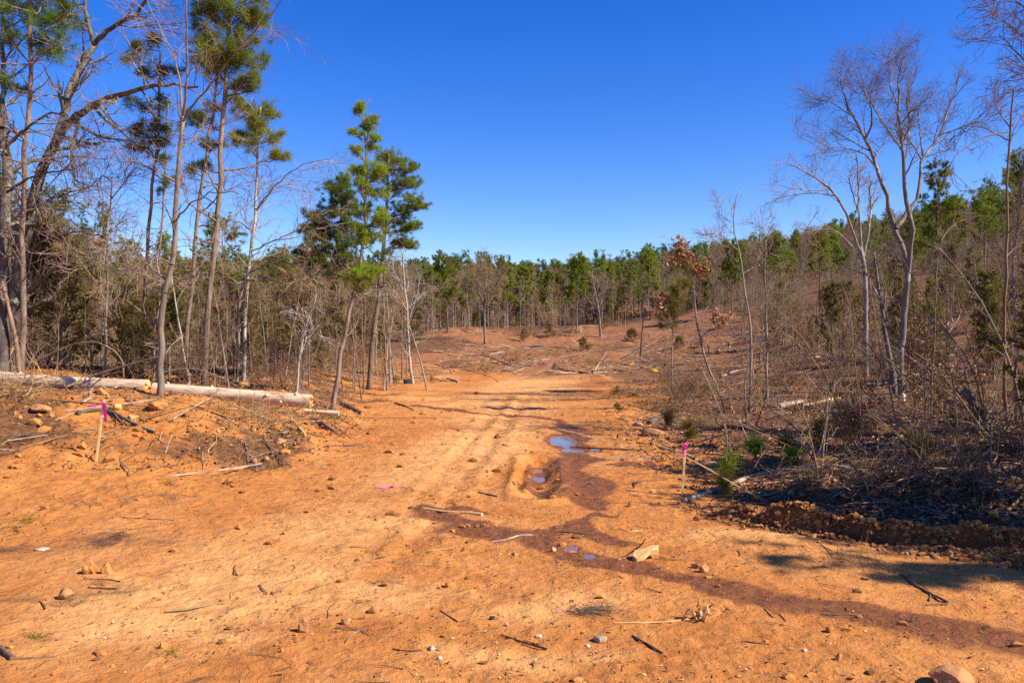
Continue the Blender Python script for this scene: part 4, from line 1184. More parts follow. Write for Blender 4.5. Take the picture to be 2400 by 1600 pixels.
# far woods as one mass: points carrying tree meshes
def far_wood():
    objs = []
    FB = [proto_bare(900 + i, 10, .12, .28, 12, .07, GB, M['twig'], .016, n3=4, n4=2, low=.25) for i in range(2)]
    for pr in (PINE[0], PINE[1], PINE[2], PINE[3], FB[0], FB[1]):
        mb = None
        Vs, Fs, mats, n0 = [], [], [], 0
        for j, (nm, me) in enumerate(pr):
            v = np.empty(len(me.vertices) * 3, np.float32); me.vertices.foreach_get('co', v)
            lt = np.empty(len(me.polygons), np.int32); me.polygons.foreach_get('loop_total', lt)
            ls = np.empty(len(me.polygons), np.int32); me.polygons.foreach_get('loop_start', ls)
            vi = np.empty(len(me.loops), np.int32); me.loops.foreach_get('vertex_index', vi)
            for kk in (3, 4):
                s_ = ls[lt == kk]
                if len(s_): Fs.append((vi[s_[:, None] + np.arange(kk)] + n0, j))
            Vs.append(v.reshape(-1, 3)); n0 += len(v) // 3
            mats.append(me.materials[0])
        o = bpy.data.objects.new('far_tree', np_mesh('far_tree', np.concatenate(Vs), Fs, mats))
        objs.append(o)
    r = np.random.default_rng(5)
    pts, idx, sc, rot = [], [], [], []
    while len(pts) < 6500:
        D = 112 + 150 * r.random() ** 1.25; u = r.uniform(-900, 3300)
        x = (u - 1200) / F * D
        if x > 40 and D < 130: continue
        pts.append((x, D)); 
        pine = r.random() < (.62 if D > 165 else .33) * (1 if x < .27 * D else .45)
        idx.append(r.integers(0, 4) if pine else r.integers(4, 6))
        sc.append(r.uniform(.55, .95) if D > 165 else r.uniform(.55, .9)); rot.append(r.uniform(0, 6.28))
    P = np.array(pts); z = H(P[:, 0], P[:, 1])
    me = bpy.data.meshes.new('far_woods')
    me.vertices.add(len(P)); me.vertices.foreach_set('co', np.column_stack([P, z]).astype(np.float32).ravel())
    for nm, ty, arr in (('pick', 'INT', np.array(idx, np.int32)), ('size', 'FLOAT', np.array(sc, np.float32)), ('turn', 'FLOAT', np.array(rot, np.float32))):
        a = me.attributes.new(nm, ty, 'POINT'); a.data.foreach_set('value', arr)
    o = link('far_woods', me)
    tag(o, 'mixed pine and bare woods covering the far ridge', 'woods', kind='stuff')
    g = bpy.data.node_groups.new('far_woods', 'GeometryNodeTree')
    g.interface.new_socket('Geometry', in_out='INPUT', socket_type='NodeSocketGeometry')
    g.interface.new_socket('Geometry', in_out='OUTPUT', socket_type='NodeSocketGeometry')
    N, Lk = g.nodes, g.links
    gi = N.new('NodeGroupInput'); go = N.new('NodeGroupOutput')
    ti = N.new('GeometryNodeGeometryToInstance')
    for ob in objs[::-1]:
        oi = N.new('GeometryNodeObjectInfo'); oi.inputs['Object'].default_value = ob; oi.inputs['As Instance'].default_value = True
        Lk.new(oi.outputs['Geometry'], ti.inputs[0])
    def named(nm, dt):
        x = N.new('GeometryNodeInputNamedAttribute'); x.data_type = dt; x.inputs['Name'].default_value = nm
        return x.outputs['Attribute']
    jn = N.new('GeometryNodeJoinGeometry')
    for i, ob in enumerate(objs):
        cmp_ = N.new('FunctionNodeCompare'); cmp_.data_type = 'INT'; cmp_.operation = 'EQUAL'
        Lk.new(named('pick', 'INT'), [s for s in cmp_.inputs if s.type == 'INT'][0]); [s for s in cmp_.inputs if s.type == 'INT'][1].default_value = i
        oi = N.new('GeometryNodeObjectInfo'); oi.inputs['Object'].default_value = ob; oi.inputs['As Instance'].default_value = True
        ip = N.new('GeometryNodeInstanceOnPoints')
        Lk.new(gi.outputs[0], ip.inputs['Points']); Lk.new(cmp_.outputs[0], ip.inputs['Selection'])
        Lk.new(oi.outputs['Geometry'], ip.inputs['Instance'])
        Lk.new(named('size', 'FLOAT'), ip.inputs['Scale'])
        cx = N.new('ShaderNodeCombineXYZ'); Lk.new(named('turn', 'FLOAT'), cx.inputs[2])
        Lk.new(cx.outputs[0], ip.inputs['Rotation'])
        Lk.new(ip.outputs[0], jn.inputs[0])
    N.remove(ti)
    Lk.new(jn.outputs[0], go.inputs[0])
    md = o.modifiers.new('trees', 'NODES'); md.node_group = g
far_wood()
#PART4

# ------------------------------------------------------------------ things on the ground
rng = np.random.default_rng(4242)
def tube_thing(name, label, cat, P, r0, r1, mat, group=None, sides=8, knots=0, capmat=None, seed=0, rough=.06, smooth=True):
    """a log, pole or stick along world points P"""
    r_ = np.random.default_rng(seed + 9)
    K = max(6, min(28, int(len(P) * 4)))
    Q = resample(P, K); o = Q[0].copy(); Q = Q - o
    R = np.linspace(r0, r1, K) * (1 + rough * r_.standard_normal(K))
    mb = MB()
    V, Fq = tube_arrays(Q[None], R[None], sides)
    ctr = np.repeat(Q, sides, 0)
    V = ctr + (V - ctr) * (1 + rough * .8 * r_.standard_normal((len(V), 1)))
    mb.add(V, Fq)
    ends = []
    for e, (idx, d) in enumerate(((np.arange(sides)[::-1], -1), (np.arange(sides) + (K - 1) * sides, 1))):
        c = Q[0] if e == 0 else Q[-1]
        ends.append((V[idx], c))
    if capmat is None:
        for ring, c in ends: mb.add(np.vstack([ring, c[None]]), np.stack([np.arange(sides), (np.arange(sides) + 1) % sides, np.full(sides, sides)], 1))
    if knots:
        t = r_.uniform(.05, .95, knots); i = (t * (K - 1)).astype(int)
        base = Q[i]; T_ = unit(Q[np.minimum(i + 1, K - 1)] - Q[np.maximum(i - 1, 0)])
        d = unit(np.cross(T_, r_.standard_normal((knots, 3))))
        kp = np.stack([base + d * R[i][:, None] * .8, base + d * R[i][:, None] * 1.12, base + d * R[i][:, None] * 1.3], 1)
        mb.tubes(kp, np.stack([R[i] * .32, R[i] * .24, R[i] * .12], 1), 6, cap=True)
    ob = link(name, mb.mesh(name, [mat], smooth), loc=o)
    tag(ob, label, cat, group)
    if capmat is not None:
        for ring, c in ends:
            m2 = MB()
            out_ = unit((c - Q[K // 2])[None])[0]
            rough_c = c + out_ * r0 * .12
            mid = (ring + c) / 2 + out_ * r0 * .15 * r_.standard_normal((sides, 1))
            VV = np.vstack([ring, mid, rough_c[None]])
            s = np.arange(sides); s2 = (s + 1) % sides
            m2.add(VV, np.stack([s, s2, sides + s2, sides + s], 1)); m2.F.append((np.stack([sides + s, sides + s2, np.full(sides, 2 * sides)], 1), 0))
            link('cut_end', m2.mesh('cut_end', [capmat]), ob)
    return ob

def on_ground(pts, lift=0.0):
    return [G(u, v) + np.array([0, 0, lift]) for u, v in pts]

# the peeled logs on top of the left bank
LD = 12.9
A_ = [at(u, v, LD + .0) for u, v in ((-170, 868), (0, 885), (110, 894), (250, 902), (346, 905))]
tube_thing('peeled_log', 'long peeled pale log on the bank top running off the left edge', 'log', A_, .100, .110, M['peeled'], 'peeled logs on the bank', 20, 9, M['splinter'], 1, .02)
tube_thing('peeled_log', 'peeled pale log with a ragged orange end right of the forked tree', 'log', [at(u, v, LD + .05) for u, v in ((360, 910), (550, 926), (729, 940))], .096, .112, M['peeled'], 'peeled logs on the bank', 20, 7, M['fresh'], 2, .02)
tube_thing('peeled_log', 'short white log stub poking out below the ragged end of the peeled log', 'log', [at(u, v, LD + .35) for u, v in ((714, 962), (755, 966), (794, 968))], .036, .04, M['peeled'], 'peeled logs on the bank', 12, 2, M['splinter'], 3, .05)
def px_r(p, w): return w * p[1] / F / 2
def lying(name, label, cat, pts, w0, w1, mat, group=None, lift=0.0, cap=None, sides=8, knots=0, seed=0, rough=.08, depth=None):
    nm_ = name
    P = [at(u, v, depth) for u, v in pts] if depth else on_ground(pts)
    q_ = .72 if nm_ in ('stick', 'branch') else 1
    r0, r1 = px_r(P[0], w0) * q_, px_r(P[-1], w1) * q_
    if not depth: P = [p + np.array([0, 0, max(r0, r1) * .55 + lift]) for p in P]
    return tube_thing(name, label, cat, P, r0, r1, mat, group, sides, knots, cap, seed, rough)

LY = [
 ('branch', 'arched dead branch over the left end of the peeled log', 'branch', [(73, 852), (128, 825), (172, 806), (223, 800), (265, 819), (287, 844), (291, 898)], 9, 6, 'wood_bark', 14.6),
 ('branch', 'straight dead branch slanting up to the right behind the peeled log', 'branch', [(180, 892), (260, 866), (370, 836)], 8, 5, 'wood_bark', 14.0),
 ('branch', 'short forked dead branch hanging down in front of the left peeled log', 'branch', [(236, 901), (255, 916), (270, 926), (276, 945), (284, 962)], 10, 4, 'wood_bark', 12.3),
 ('branch', 'bowed thin branch over the left half of the orange-ended log', 'branch', [(385, 872), (420, 864), (462, 864), (510, 880), (558, 906)], 5, 3, 'grey_bark', 13.4),
 ('branch', 'dark branch lying across the left end of the peeled log', 'branch', [(-20, 905), (40, 897), (80, 892), (115, 880)], 6, 3, 'stick', 12.5),
 ('branch', 'broken orange-brown branch stump at the left edge behind the log', 'branch', [(8, 868), (14, 845), (28, 820), (36, 808)], 14, 8, 'splinter', 14.5),
 ('pole', 'bare pole leaning up from the left edge over the log', 'branch', [(45, 868), (38, 800), (22, 730), (5, 660)], 11, 8, 'wood_bark', 14.2),
 ('log', 'grey weathered log lying from the foot of the right stake into the brush', 'log', [(1603, 1178), (1650, 1163), (1757, 1120), (1846, 1103), (1936, 1097), (2010, 1110)], 11, 14, 'weathered', None),
 ('log', 'bright split slab of wood lying on shaded ground at right', 'log', [(1882, 955), (1925, 946), (1966, 938)], 8, 11, 'splinter', None),
 ('log', 'short grey log left of the bright split slab', 'log', [(1824, 957), (1848, 953), (1880, 946)], 14, 9, 'weathered', None),
 ('log', 'long thin log lying across the slope behind the big pale tree', 'log', [(2128, 893), (2200, 882), (2282, 869)], 9, 7, 'weathered', None),
 ('log', 'pale thin log lying left of the foot of the big pale tree', 'log', [(2024, 902), (2050, 901), (2078, 899)], 6, 5, 'weathered', None),
 ('log', 'dark broken log leaning up out of the right brush', 'log', [(2310, 985), (2288, 955), (2258, 914)], 24, 17, 'oak_bark', 9.4),
 ('log', 'bark-covered pole lying down the bank below the white log stub', 'log', [(730, 978), (756, 998), (788, 1022)], 11, 8, 'wood_bark', None),
 ('branch', 'dark root-like branch on the bank right of the left stake', 'branch', [(180, 978), (215, 966), (262, 974), (315, 996), (362, 1020)], 14, 9, 'oak_bark', None),
 ('log', 'small brown log with an orange sawn end at the mouth of the wood', 'log', [(803, 953), (825, 962), (850, 974)], 14, 11, 'wood_bark', None),
 ('board', 'pale yellow splinter of wood stuck in the bank face', 'splinter', [(682, 990), (698, 1007), (716, 1028)], 10, 6, 'splinter', None),
 ('branch', 'dark twiggy branch lying at the left side of the far track', 'branch', [(925, 945), (950, 952), (970, 963)], 5, 3, 'stick', None),
 ('board', 'pale split board on the ground behind the right stake', 'splinter', [(1540, 1046), (1585, 1060), (1632, 1077)], 7, 8, 'splinter', None),
 ('board', 'long pale splinter of wood lying across the wet crossing', 'splinter', [(962, 1189), (1040, 1200), (1130, 1210)], 3, 9, 'splinter', None),
 ('stick', 'thin dark stick beside the long pale splinter', 'stick', [(976, 1197), (1030, 1203), (1094, 1211)], 3, 2, 'stick', None),
 ('stick', 'dark wet stick on the mud of the crossing', 'stick', [(1310, 1245), (1340, 1248), (1372, 1250)], 6, 4, 'stick', None),
 ('branch', 'weathered root lying along the near edge of the wet crossing', 'branch', [(1152, 1271), (1185, 1267), (1215, 1259), (1248, 1258)], 5, 8, 'weathered', None),
 ('stick', 'pale curved stick left of the splintered root', 'stick', [(1440, 1462), (1500, 1461), (1560, 1459), (1616, 1449)], 4, 5, 'splinter', None),
 ('stick', 'thick dark stick on the near ground below the splintered root', 'stick', [(1483, 1491), (1518, 1513), (1553, 1536)], 8, 7, 'stick', None),
 ('stick', 'long dark bent stick below the berm at right', 'stick', [(2112, 1347), (2135, 1366), (2168, 1384), (2221, 1416)], 9, 9, 'stick', None),
 ('stick', 'short dark stick touching the lower end of the long bent stick', 'stick', [(2172, 1420), (2195, 1419), (2218, 1420)], 5, 5, 'stick', None),
 ('stick', 'short black stick lying level below the wet streak', 'stick', [(1744, 1502), (1775, 1508), (1804, 1512)], 6, 5, 'stick', None),
 ('stick', 'brown slanting stick left of the black clod', 'stick', [(1032, 1431), (1052, 1443), (1074, 1456)], 5, 5, 'stick', None),
 ('stick', 'dark broken stick at the near edge of the pale clay patch', 'stick', [(1122, 1154), (1142, 1158), (1166, 1164)], 7, 4, 'stick', None),
 ('stick', 'thin dark stick in the mud streak at right', 'stick', [(1792, 1429), (1800, 1438), (1812, 1448)], 4, 3, 'stick', None),
 ('bark_slab', 'piece of brown bark half sunk at the lower left corner', 'bark', [(2, 1520), (14, 1534), (30, 1545)], 12, 14, 'stick', None),
 ('branch', 'low branch lying flat from the bark piece at the lower left', 'branch', [(22, 1545), (70, 1543), (130, 1538)], 10, 4, 'wood_bark', None),
 ('stick', 'thin straight stick on the left of the track at half distance', 'stick', [(280, 1216), (340, 1219), (408, 1219)], 3, 3, 'stick', None),
 ('stick', 'pale twig lying between the wet streak and the berm', 'stick', [(1450, 1240), (1475, 1245), (1505, 1243)], 3, 3, 'splinter', None),
 ('log', 'pale log lying in the middle of the clearing', 'log', [(1240, 813), (1278, 813)], 4, 4, 'weathered', None),
 ('log', 'small pale log just beyond the end of the graded track', 'log', [(1392, 877), (1422, 874)], 4, 4, 'weathered', None),
 ('log', 'thin pale log left of the brush mound in the clearing', 'log', [(1105, 835), (1150, 832), (1180, 826)], 4, 3, 'weathered', None),
 ('log', 'pale log on the right part of the clearing behind the crooked oak', 'log', [(1690, 885), (1722, 872), (1750, 868)], 6, 4, 'weathered', None),
 ('log', 'brown log slanting on the rise left of the track end', 'log', [(1050, 890), (1075, 897)], 6, 5, 'weathered', None),
 ('log', 'thin straight log lying below the straight grey sapling', 'log', [(1835, 845), (1900, 842), (1945, 833)], 5, 4, 'weathered', None),
 ('log', 'slender log on the slope right of the straight grey sapling', 'log', [(1870, 880), (1920, 860), (1945, 850)], 5, 3, 'wood_bark', None),
]
for i, (nm, lab, cat, pts, w0, w1, mt, dep) in enumerate(LY):
    lying(nm, lab, cat, pts, w0, w1, M[mt], None, 0, M['fresh'] if 'sawn' in lab else None, 7, 0, 20 + i, .12 if nm == 'stick' else .07, dep)
for k, (a, b) in enumerate((((2040, 960), (2150, 1022)), ((2052, 966), (2166, 1040)), ((2046, 975), (2140, 1034)), ((2078, 1000), (2170, 1010)))):
    pa = at(*a, 9.9); pb = at(*b, 9.0)
    tube_thing('stick', ['uppermost of the pale cut stems fanned in the dark brush', 'longest of the pale cut stems fanned in the dark brush', 'lowest of the pale cut stems fanned in the dark brush', 'level one of the pale cut stems fanned in the dark brush'][k], 'stick',
               [pa, (pa + pb) / 2 + np.array([0, 0, .04]), pb], .012, .009, M['dry_twig'], 'pale cut stems in the right brush', 6, 0, None, k, .05)

# stones and clods seen one by one
import bmesh
def ico(sub):
    bm = bmesh.new(); bmesh.ops.create_icosphere(bm, subdivisions=sub, radius=1)
    V = np.array([v.co[:] for v in bm.verts]); Fc = np.array([[v.index for v in f.verts] for f in bm.faces])
    bm.free(); return V, Fc
ICO3 = ico(3); ICO1 = ico(1); ICO2 = ico(2)
def stone(name, label, cat, u, v, w, h, mat, seed, rough=.22, sink=.25):
    r_ = np.random.default_rng(seed)
    V, Fc = ICO3
    n = r_.standard_normal((7, 3)); n = unit(n)
    V = V.copy()
    for q in n:                                  # flat broken faces
        d = V @ q; k = np.maximum(d - r_.uniform(.55, .85), 0)
        V = V - k[:, None] * q
    V = V * (1 + rough * .35 * vnoise(V[:, 0] * 2.2 + 9 * seed, V[:, 1] * 2.2 + V[:, 2] * 1.7, seed)[:, None] + rough * .2 * vnoise(V[:, 0] * 6, V[:, 1] * 6 + V[:, 2] * 5, seed + 1)[:, None])
    g = G(u, v + h * .35)
    s = g[1] / F * (.84 if v > 1100 and w < 60 else 1)
    V = V * np.array([w * s / 2, w * s / 2 * r_.uniform(.7, 1), h * s / 2 * 1.25])
    o = link(name, np_mesh(name, V, [(Fc, 0)], [M[mat]], False), loc=g + np.array([0, 0, h * s * (.5 - sink)]))
    o.rotation_euler[2] = r_.uniform(-.5, .5)
    return tag(o, label, cat)
STONES = [
 (212, 1330, 44, 42, 'clod', 'broken clay clod with dark hollows at the lower left', 1), (250, 1334, 36, 34, 'clod', 'rounder clay clod right of the hollow one at the lower left', 0),
 (155, 1390, 46, 34, 'rock', 'orange stone below the hollow clod near the left edge', 0), (712, 1465, 36, 40, 'rock', 'upright block of orange stone on the near track', 0), (814, 1453, 34, 22, 'rock', 'low orange stone right of the upright block', 0),
 (1154, 1446, 18, 13, 'char', 'small black burnt lump on the near track', 1), (1188, 1463, 12, 11, 'pale_rock', 'small white stone right below the black lump', 0), (1263, 1487, 24, 9, 'pale_rock', 'flat white stone below the right of the black lump', 0),
 (1013, 1516, 26, 16, 'pale_rock', 'pale grey stone in the middle of the near ground', 0), (1030, 1543, 18, 12, 'pale_rock', 'smaller pale stone just below the pale grey one', 0), (1407, 1495, 38, 20, 'grey_rock', 'brown stone right of the flat white stone', 0),
 (1377, 1512, 16, 11, 'pale_rock', 'small pale stone left below the brown stone', 0), (1016, 1258, 10, 13, 'dark_clod', 'dark clod standing left of the wet crossing', 1), (1088, 1286, 13, 13, 'dark_clod', 'dark clod below the wet crossing', 1),
 (2225, 1586, 112, 48, 'rock', 'largest smooth stone at the bottom edge on the right', 0), (1944, 1472, 26, 20, 'dark_clod', 'dark pointed stone below the wet streak at right', 0), (1966, 1538, 24, 20, 'rock', 'brown pointed stone lower right of the pointed dark stone', 0),
 (1651, 1333, 30, 26, 'rock', 'yellowish stone on the upper edge of the wet streak', 0), (1741, 1235, 16, 16, 'dark_clod', 'reddish clod left of the berm ruts', 1), (1538, 984, 42, 22, 'grey_rock', 'rounded grey stone in the debris above the right stake', 0),
 (1498, 993, 22, 16, 'grey_rock', 'smaller grey stone left of the rounded grey stone', 0), (1528, 1014, 56, 20, 'rock', 'orange lump of earth and rock below the rounded grey stone', 0), (2125, 1297, 12, 9, 'pale_rock', 'small pale stone in the near rut below the berm', 0),
 (2351, 1326, 24, 14, 'rock', 'orange stone at the right end of the near rut', 0), (2060, 1286, 16, 11, 'rock', 'small orange stone on the near edge of the rut', 0),
 (367, 953, 54, 20, 'clod', 'wide orange clod on the bank below the forked tree', 0), (274, 963, 30, 15, 'fresh', 'yellow-orange wood chunk right of the left stake', 0), (312, 978, 27, 13, 'fresh', 'second yellow-orange wood chunk farther right of the left stake', 0),
 (96, 960, 52, 20, 'rock', 'wide flat stone on the bank near the left edge', 0), (92, 975, 16, 11, 'rock', 'small stone just below the wide flat stone', 0), (121, 976, 14, 10, 'rock', 'small stone right below the wide flat stone', 0), (45, 978, 18, 10, 'rock', 'small stone left below the wide flat stone', 0),
 (571, 904, 32, 20, 'fresh', 'orange sawn stump top showing above the right peeled log', 0), (655, 1036, 34, 18, 'rock', 'stone on the middle of the bank face', 0), (625, 1077, 20, 14, 'rock', 'pale stone low on the bank face', 0), (596, 1080, 17, 13, 'rock', 'pale stone left of the low bank stone', 0),
 (669, 1063, 28, 13, 'clod', 'orange clod on the lower bank face', 0), (955, 896, 28, 15, 'char', 'dark upturned root lump at the edge of the left wood', 1), (1390, 872, 12, 8, 'dark_clod', 'dark red lump beyond the end of the track', 1),
 (1210, 1294, 28, 9, 'dark_clod', 'flat dark lump below the weathered root', 1), (1061, 1242, 14, 10, 'clod', 'orange clod inside the left part of the wet crossing', 0), (1298, 1288, 14, 13, 'splinter', 'wedge of pale wood standing beside the tiny puddle', 0), (100, 1284, 44, 8, 'pale_rock', 'flat pale stone at the left of the track', 0),
 (1480, 1180, 26, 14, 'dark_clod', 'dark clods at the foot of the right verge', 1), (1795, 1500, 14, 9, 'clod', 'small clod beside the short black stick', 0), (1885, 1525, 16, 9, 'pale_rock', 'tiny pale stone left of the pointed brown stone', 0)]
for i, (u, v, w, h, mt, lab, rg) in enumerate(STONES):
    nm = 'clod' if 'clod' in mt or mt == 'char' else ('wood_chunk' if mt in ('fresh', 'splinter') else 'stone')
    stone(nm, lab, {'clod': 'clod', 'wood_chunk': 'wood chunk', 'stone': 'stone'}[nm], u, v, w, h, mt, 100 + i, .8 if rg else .3)

# pale slab of split wood
def slab():
    g = G(1514, 1310); s = g[1] / F
    pts = np.array([(-33, -5), (-24, 9), (2, 10), (16, 14), (34, 12), (30, 2), (10, -1), (-6, -8), (-26, -12)]) * s
    n = len(pts); V = []
    for z, k in ((0, 1.0), (.035, .96)):
        for i, (x, y) in enumerate(pts): V.append((x * k, y * 1.9 * k, z + .012 * math.sin(i * 2.1) + .03 * (x > 0)))
    V = np.array(V); i = np.arange(n); j = (i + 1) % n
    o = link('wood_slab', np_mesh('wood_slab', V, [(i[None, ::-1], 0), ((i + n)[None, :], 0), (np.stack([i, j, j + n, i + n], 1), 0)], [M['splinter']]), loc=g + np.array([0, 0, .01]))
    o.rotation_euler = (.10, -.03, 0)
    tag(o, 'pale yellow slab of split wood beside the wet streak', 'wood slab')
slab()
# splintered root
def root_lump():
    g = G(1632, 1440); s = g[1] / F; r_ = np.random.default_rng(3)
    root = empty('splintered_root', g); tag(root, 'upright splintered root with dry wood shards on the near track', 'root')
    mb = MB(); V, Fc = ICO2
    V = V * (1 + .3 * r_.standard_normal((len(V), 1)) * .5) * np.array([38, 30, 16]) * s + np.array([.06, .05, 0])
    mb.add(V, Fc); link('clay_lump', mb.mesh('clay_lump', [M['clod']]), root)
    for k in range(9):
        a = r_.uniform(-14, 22) * s; d = unit(np.array([[r_.normal() * .5, r_.normal() * .3, 1.0]]))[0]
        P = np.stack([np.array([a, -.05 + .02 * r_.normal(), -.02]) + d * t * r_.uniform(30, 62) * s + np.array([.01 * math.sin(3 * t), 0, 0]) for t in np.linspace(0, 1, 5)])
        m2 = MB(); m2.tubes(P[None], np.linspace(5, 1.5, 5)[None] * s, 5, cap=True)
        link('shard', m2.mesh('shard', [M['splinter'] if k % 3 else M['wood_bark']]), root)
root_lump()

# survey stakes with flagging
def stake(u0, v0, u1, v1, w, label, bands, mat, tail):
    b = G(u0, v0); D = b[1]; t = at(u1, v1, D + .02)
    root = empty('survey_stake', b); tag(root, label, 'stake')
    ax = unit((t - b)[None])[0]; L_ = np.linalg.norm(t - b); s = D / F; hw = w * s / 2
    sx = unit(np.cross(np.array([0, 1., 0]), ax)[None])[0]; sy = np.cross(sx, ax)
    V = []
    for z, k in ((-.15, .55), (0, 1), (L_ * .5, 1.0), (L_ - .01, 1.0), (L_, .86)):
        for a, c in ((-1, -1), (1, -1), (1, 1), (-1, 1)): V.append(ax * z + sx * a * hw * k + sy * c * hw * .45 * k)
    Fq = []
    for r in range(4):
        for j in range(4): Fq.append([r * 4 + j, r * 4 + (j + 1) % 4, r * 4 + 4 + (j + 1) % 4, r * 4 + 4 + j])
    Fq += [[3, 2, 1, 0], [16, 17, 18, 19]]
    link('post', np_mesh('post', np.array(V), [(np.array(Fq), 0)], [M['stake']]), root)
    r_ = np.random.default_rng(int(u0))
    z0 = L_ * bands
    m = MB()                                      # the knot round the post
    th = np.linspace(0, 2 * math.pi, 13)
    ringv = np.stack([ax[None] * (z0 + dz) + sx[None] * (np.cos(th)[:, None] * hw * (1.5 + .3 * r_.random((13, 1)))) + sy[None] * (np.sin(th)[:, None] * hw * 1.1) for dz in (-.018, .0, .018)])
    q = [[r * 13 + j, r * 13 + j + 1, r * 13 + 14 + j, r * 13 + 13 + j] for r in range(2) for j in range(12)]
    m.add(ringv, np.array(q)); link('ribbon_knot', m.mesh('ribbon_knot', [mat], True), root)
    for k, (side, ln, wd, fl) in enumerate(tail):   # hanging tails
        n = 12; tt = np.linspace(0, 1, n)
        c = np.stack([z0 * ax + sx * (side * hw * 1.3 + fl * ln * f + .008 * math.sin(9 * f + k)) + sy * (hw * .9 + .012 * math.sin(7 * f + k)) + np.array([0, 0, -ln * f * (1 - abs(fl) * .55)]) for f in tt])
        wv = (wd * s / 2) * (1 + .25 * np.sin(8 * tt + k))
        e = sx * .9 + sy * .35 if abs(fl) < .8 else np.array([0, .3, .9])
        VV = np.concatenate([c - e * wv[:, None] + sy * .006 * np.sin(15 * tt)[:, None], c, c + e * wv[:, None] - sy * .007 * np.sin(13 * tt)[:, None]])
        q = [[r * n + j, r * n + j + 1, (r + 1) * n + j + 1, (r + 1) * n + j] for r in range(2) for j in range(n - 1)]
        link('ribbon_tail', np_mesh('ribbon_tail', VV, [(np.array(q), 0)], [mat], True), root)
stake(225, 1081, 244, 936, 4.8, 'wooden survey stake with bright pink ribbon leaning on the left bank', .93, M['ribbon'], [(.6, .22, 9, .04), (.9, .17, 7, .12), (-1, .14, 4, -1.15)])
stake(1599, 1161, 1607, 1037, 5.2, 'wooden survey stake with dark pink ribbon at the edge of the right brush', .95, M['ribbon'], [(-1.0, .13, 6, -.1), (-.7, .10, 5, -.22)])
# loose piece of flagging on the track
g = G(908, 1144); n = 14; tt = np.linspace(-1, 1, n); s = g[1] / F
V = np.concatenate([np.stack([tt * 26 * s, .02 * np.sin(3 * tt) + o_ * .03, .012 + .012 * np.sin(5 * tt + o_) + .012 * (o_ > 0)], 1) for o_ in (-1, 0, 1)])
tag(link('ribbon_scrap', np_mesh('ribbon_scrap', V, [(np.array([[r * n + j, r * n + j + 1, (r + 1) * n + j + 1, (r + 1) * n + j] for r in range(2) for j in range(n - 1)]), 0)], [M['pale_ribbon']], True), loc=g), 'scrap of pale pink ribbon lying on the track', 'ribbon')
# white marker at the foot of the big tree, yellow scrap in the clearing
p = at(2117, 946, 17.5); p[2] = ground_z(p[0], p[1]); 
mk = MB(); V_, F_ = tube_arrays(np.array([[[0, 0, 0], [0, 0, .07], [.005, 0, .15], [.012, 0, .155]]]), np.array([[.036, .036, .034, .026]]), 10)
mk.add(V_, F_); mk.F.append((np.arange(30, 40)[None, :], 0))
tag(link('marker_tube', mk.mesh('marker_tube', [M['white']], True), loc=p), 'small white marker tube at the foot of the big pale tree', 'marker')
V, Fc = ICO2; g = G(1531, 873); 
tag(link('yellow_scrap', np_mesh('yellow_scrap', V * np.array([.17, .08, .06]) * (1 + .3 * np.random.default_rng(1).standard_normal((len(V), 1)) * .5), [(Fc, 0)], [M['yellow']]), loc=g + np.array([0, 0, .05])), 'small yellow scrap lying in the clearing', 'scrap')

# pine seedlings and small bushes
def seedling(seed, h, mat, n=6, L=.16):
    r_ = np.random.default_rng(seed)
    P = np.zeros((1, 5, 3)); P[0, :, 2] = np.linspace(0, h * .7, 5); P[0, :, 0] = np.linspace(0, h * .15, 5)
    wd = MB(); nd = MB(); wd.tubes(P, np.linspace(.012, .005, 5)[None], 5)
    A, RA = kids(P, np.full((1, 5), .008), n, .1, 1, h * .5, .8, r_, 4, .12, .12, .7, .004, .4, .3)
    wd.tubes(A, RA, 4)
    C = np.concatenate([A[:, 3], A[:, 2], A[:, 1], P[:, 4]]); Dd = np.concatenate([A[:, 3] - A[:, 2], A[:, 2] - A[:, 1], A[:, 1] - A[:, 0], P[:, 4] - P[:, 3]])
    needles(nd, C, unit(Dd + np.array([0, 0, .02])), 26, L, .008, r_, .6)
    return [('stem', wd.mesh('stem', [M['wood_bark']])), ('needles', nd.mesh('needles', [M[mat]]))]
for i, (u, v, r, mt, lab) in enumerate([(1705, 1135, 36, 'needle', 'bright green pine seedling at the edge of the brush right of the right stake'), (1772, 1078, 24, 'dark_needle', 'green pine seedling behind the bright one, above the grey log'), (1925, 1040, 30, 'olive', 'yellowish pine seedling in the shaded ground right of centre'),
        (1866, 1098, 22, 'needle', 'small pine seedling beside the grey weathered log'), (2146, 1075, 28, 'olive', 'olive seedling below the fanned cut stems'), (1610, 1035, 26, 'cedar', 'dull green cedar sprig just behind the right stake'), (1560, 1005, 20, 'cedar', 'dull cedar sprig left of the rounded grey stone'), (1840, 1060, 20, 'needle', 'dark little pine seedling under the bowed stem'), (1690, 1160, 22, 'olive', 'olive sprig in front of the bright green pine seedling')]):
    g = G(u, v); h = 2 * r * g[1] / F
    root = place('pine_seedling', seedling(700 + i, h, mt), g[0], g[1], 1, lab, 'seedling', 'seedlings in the right brush', rng)
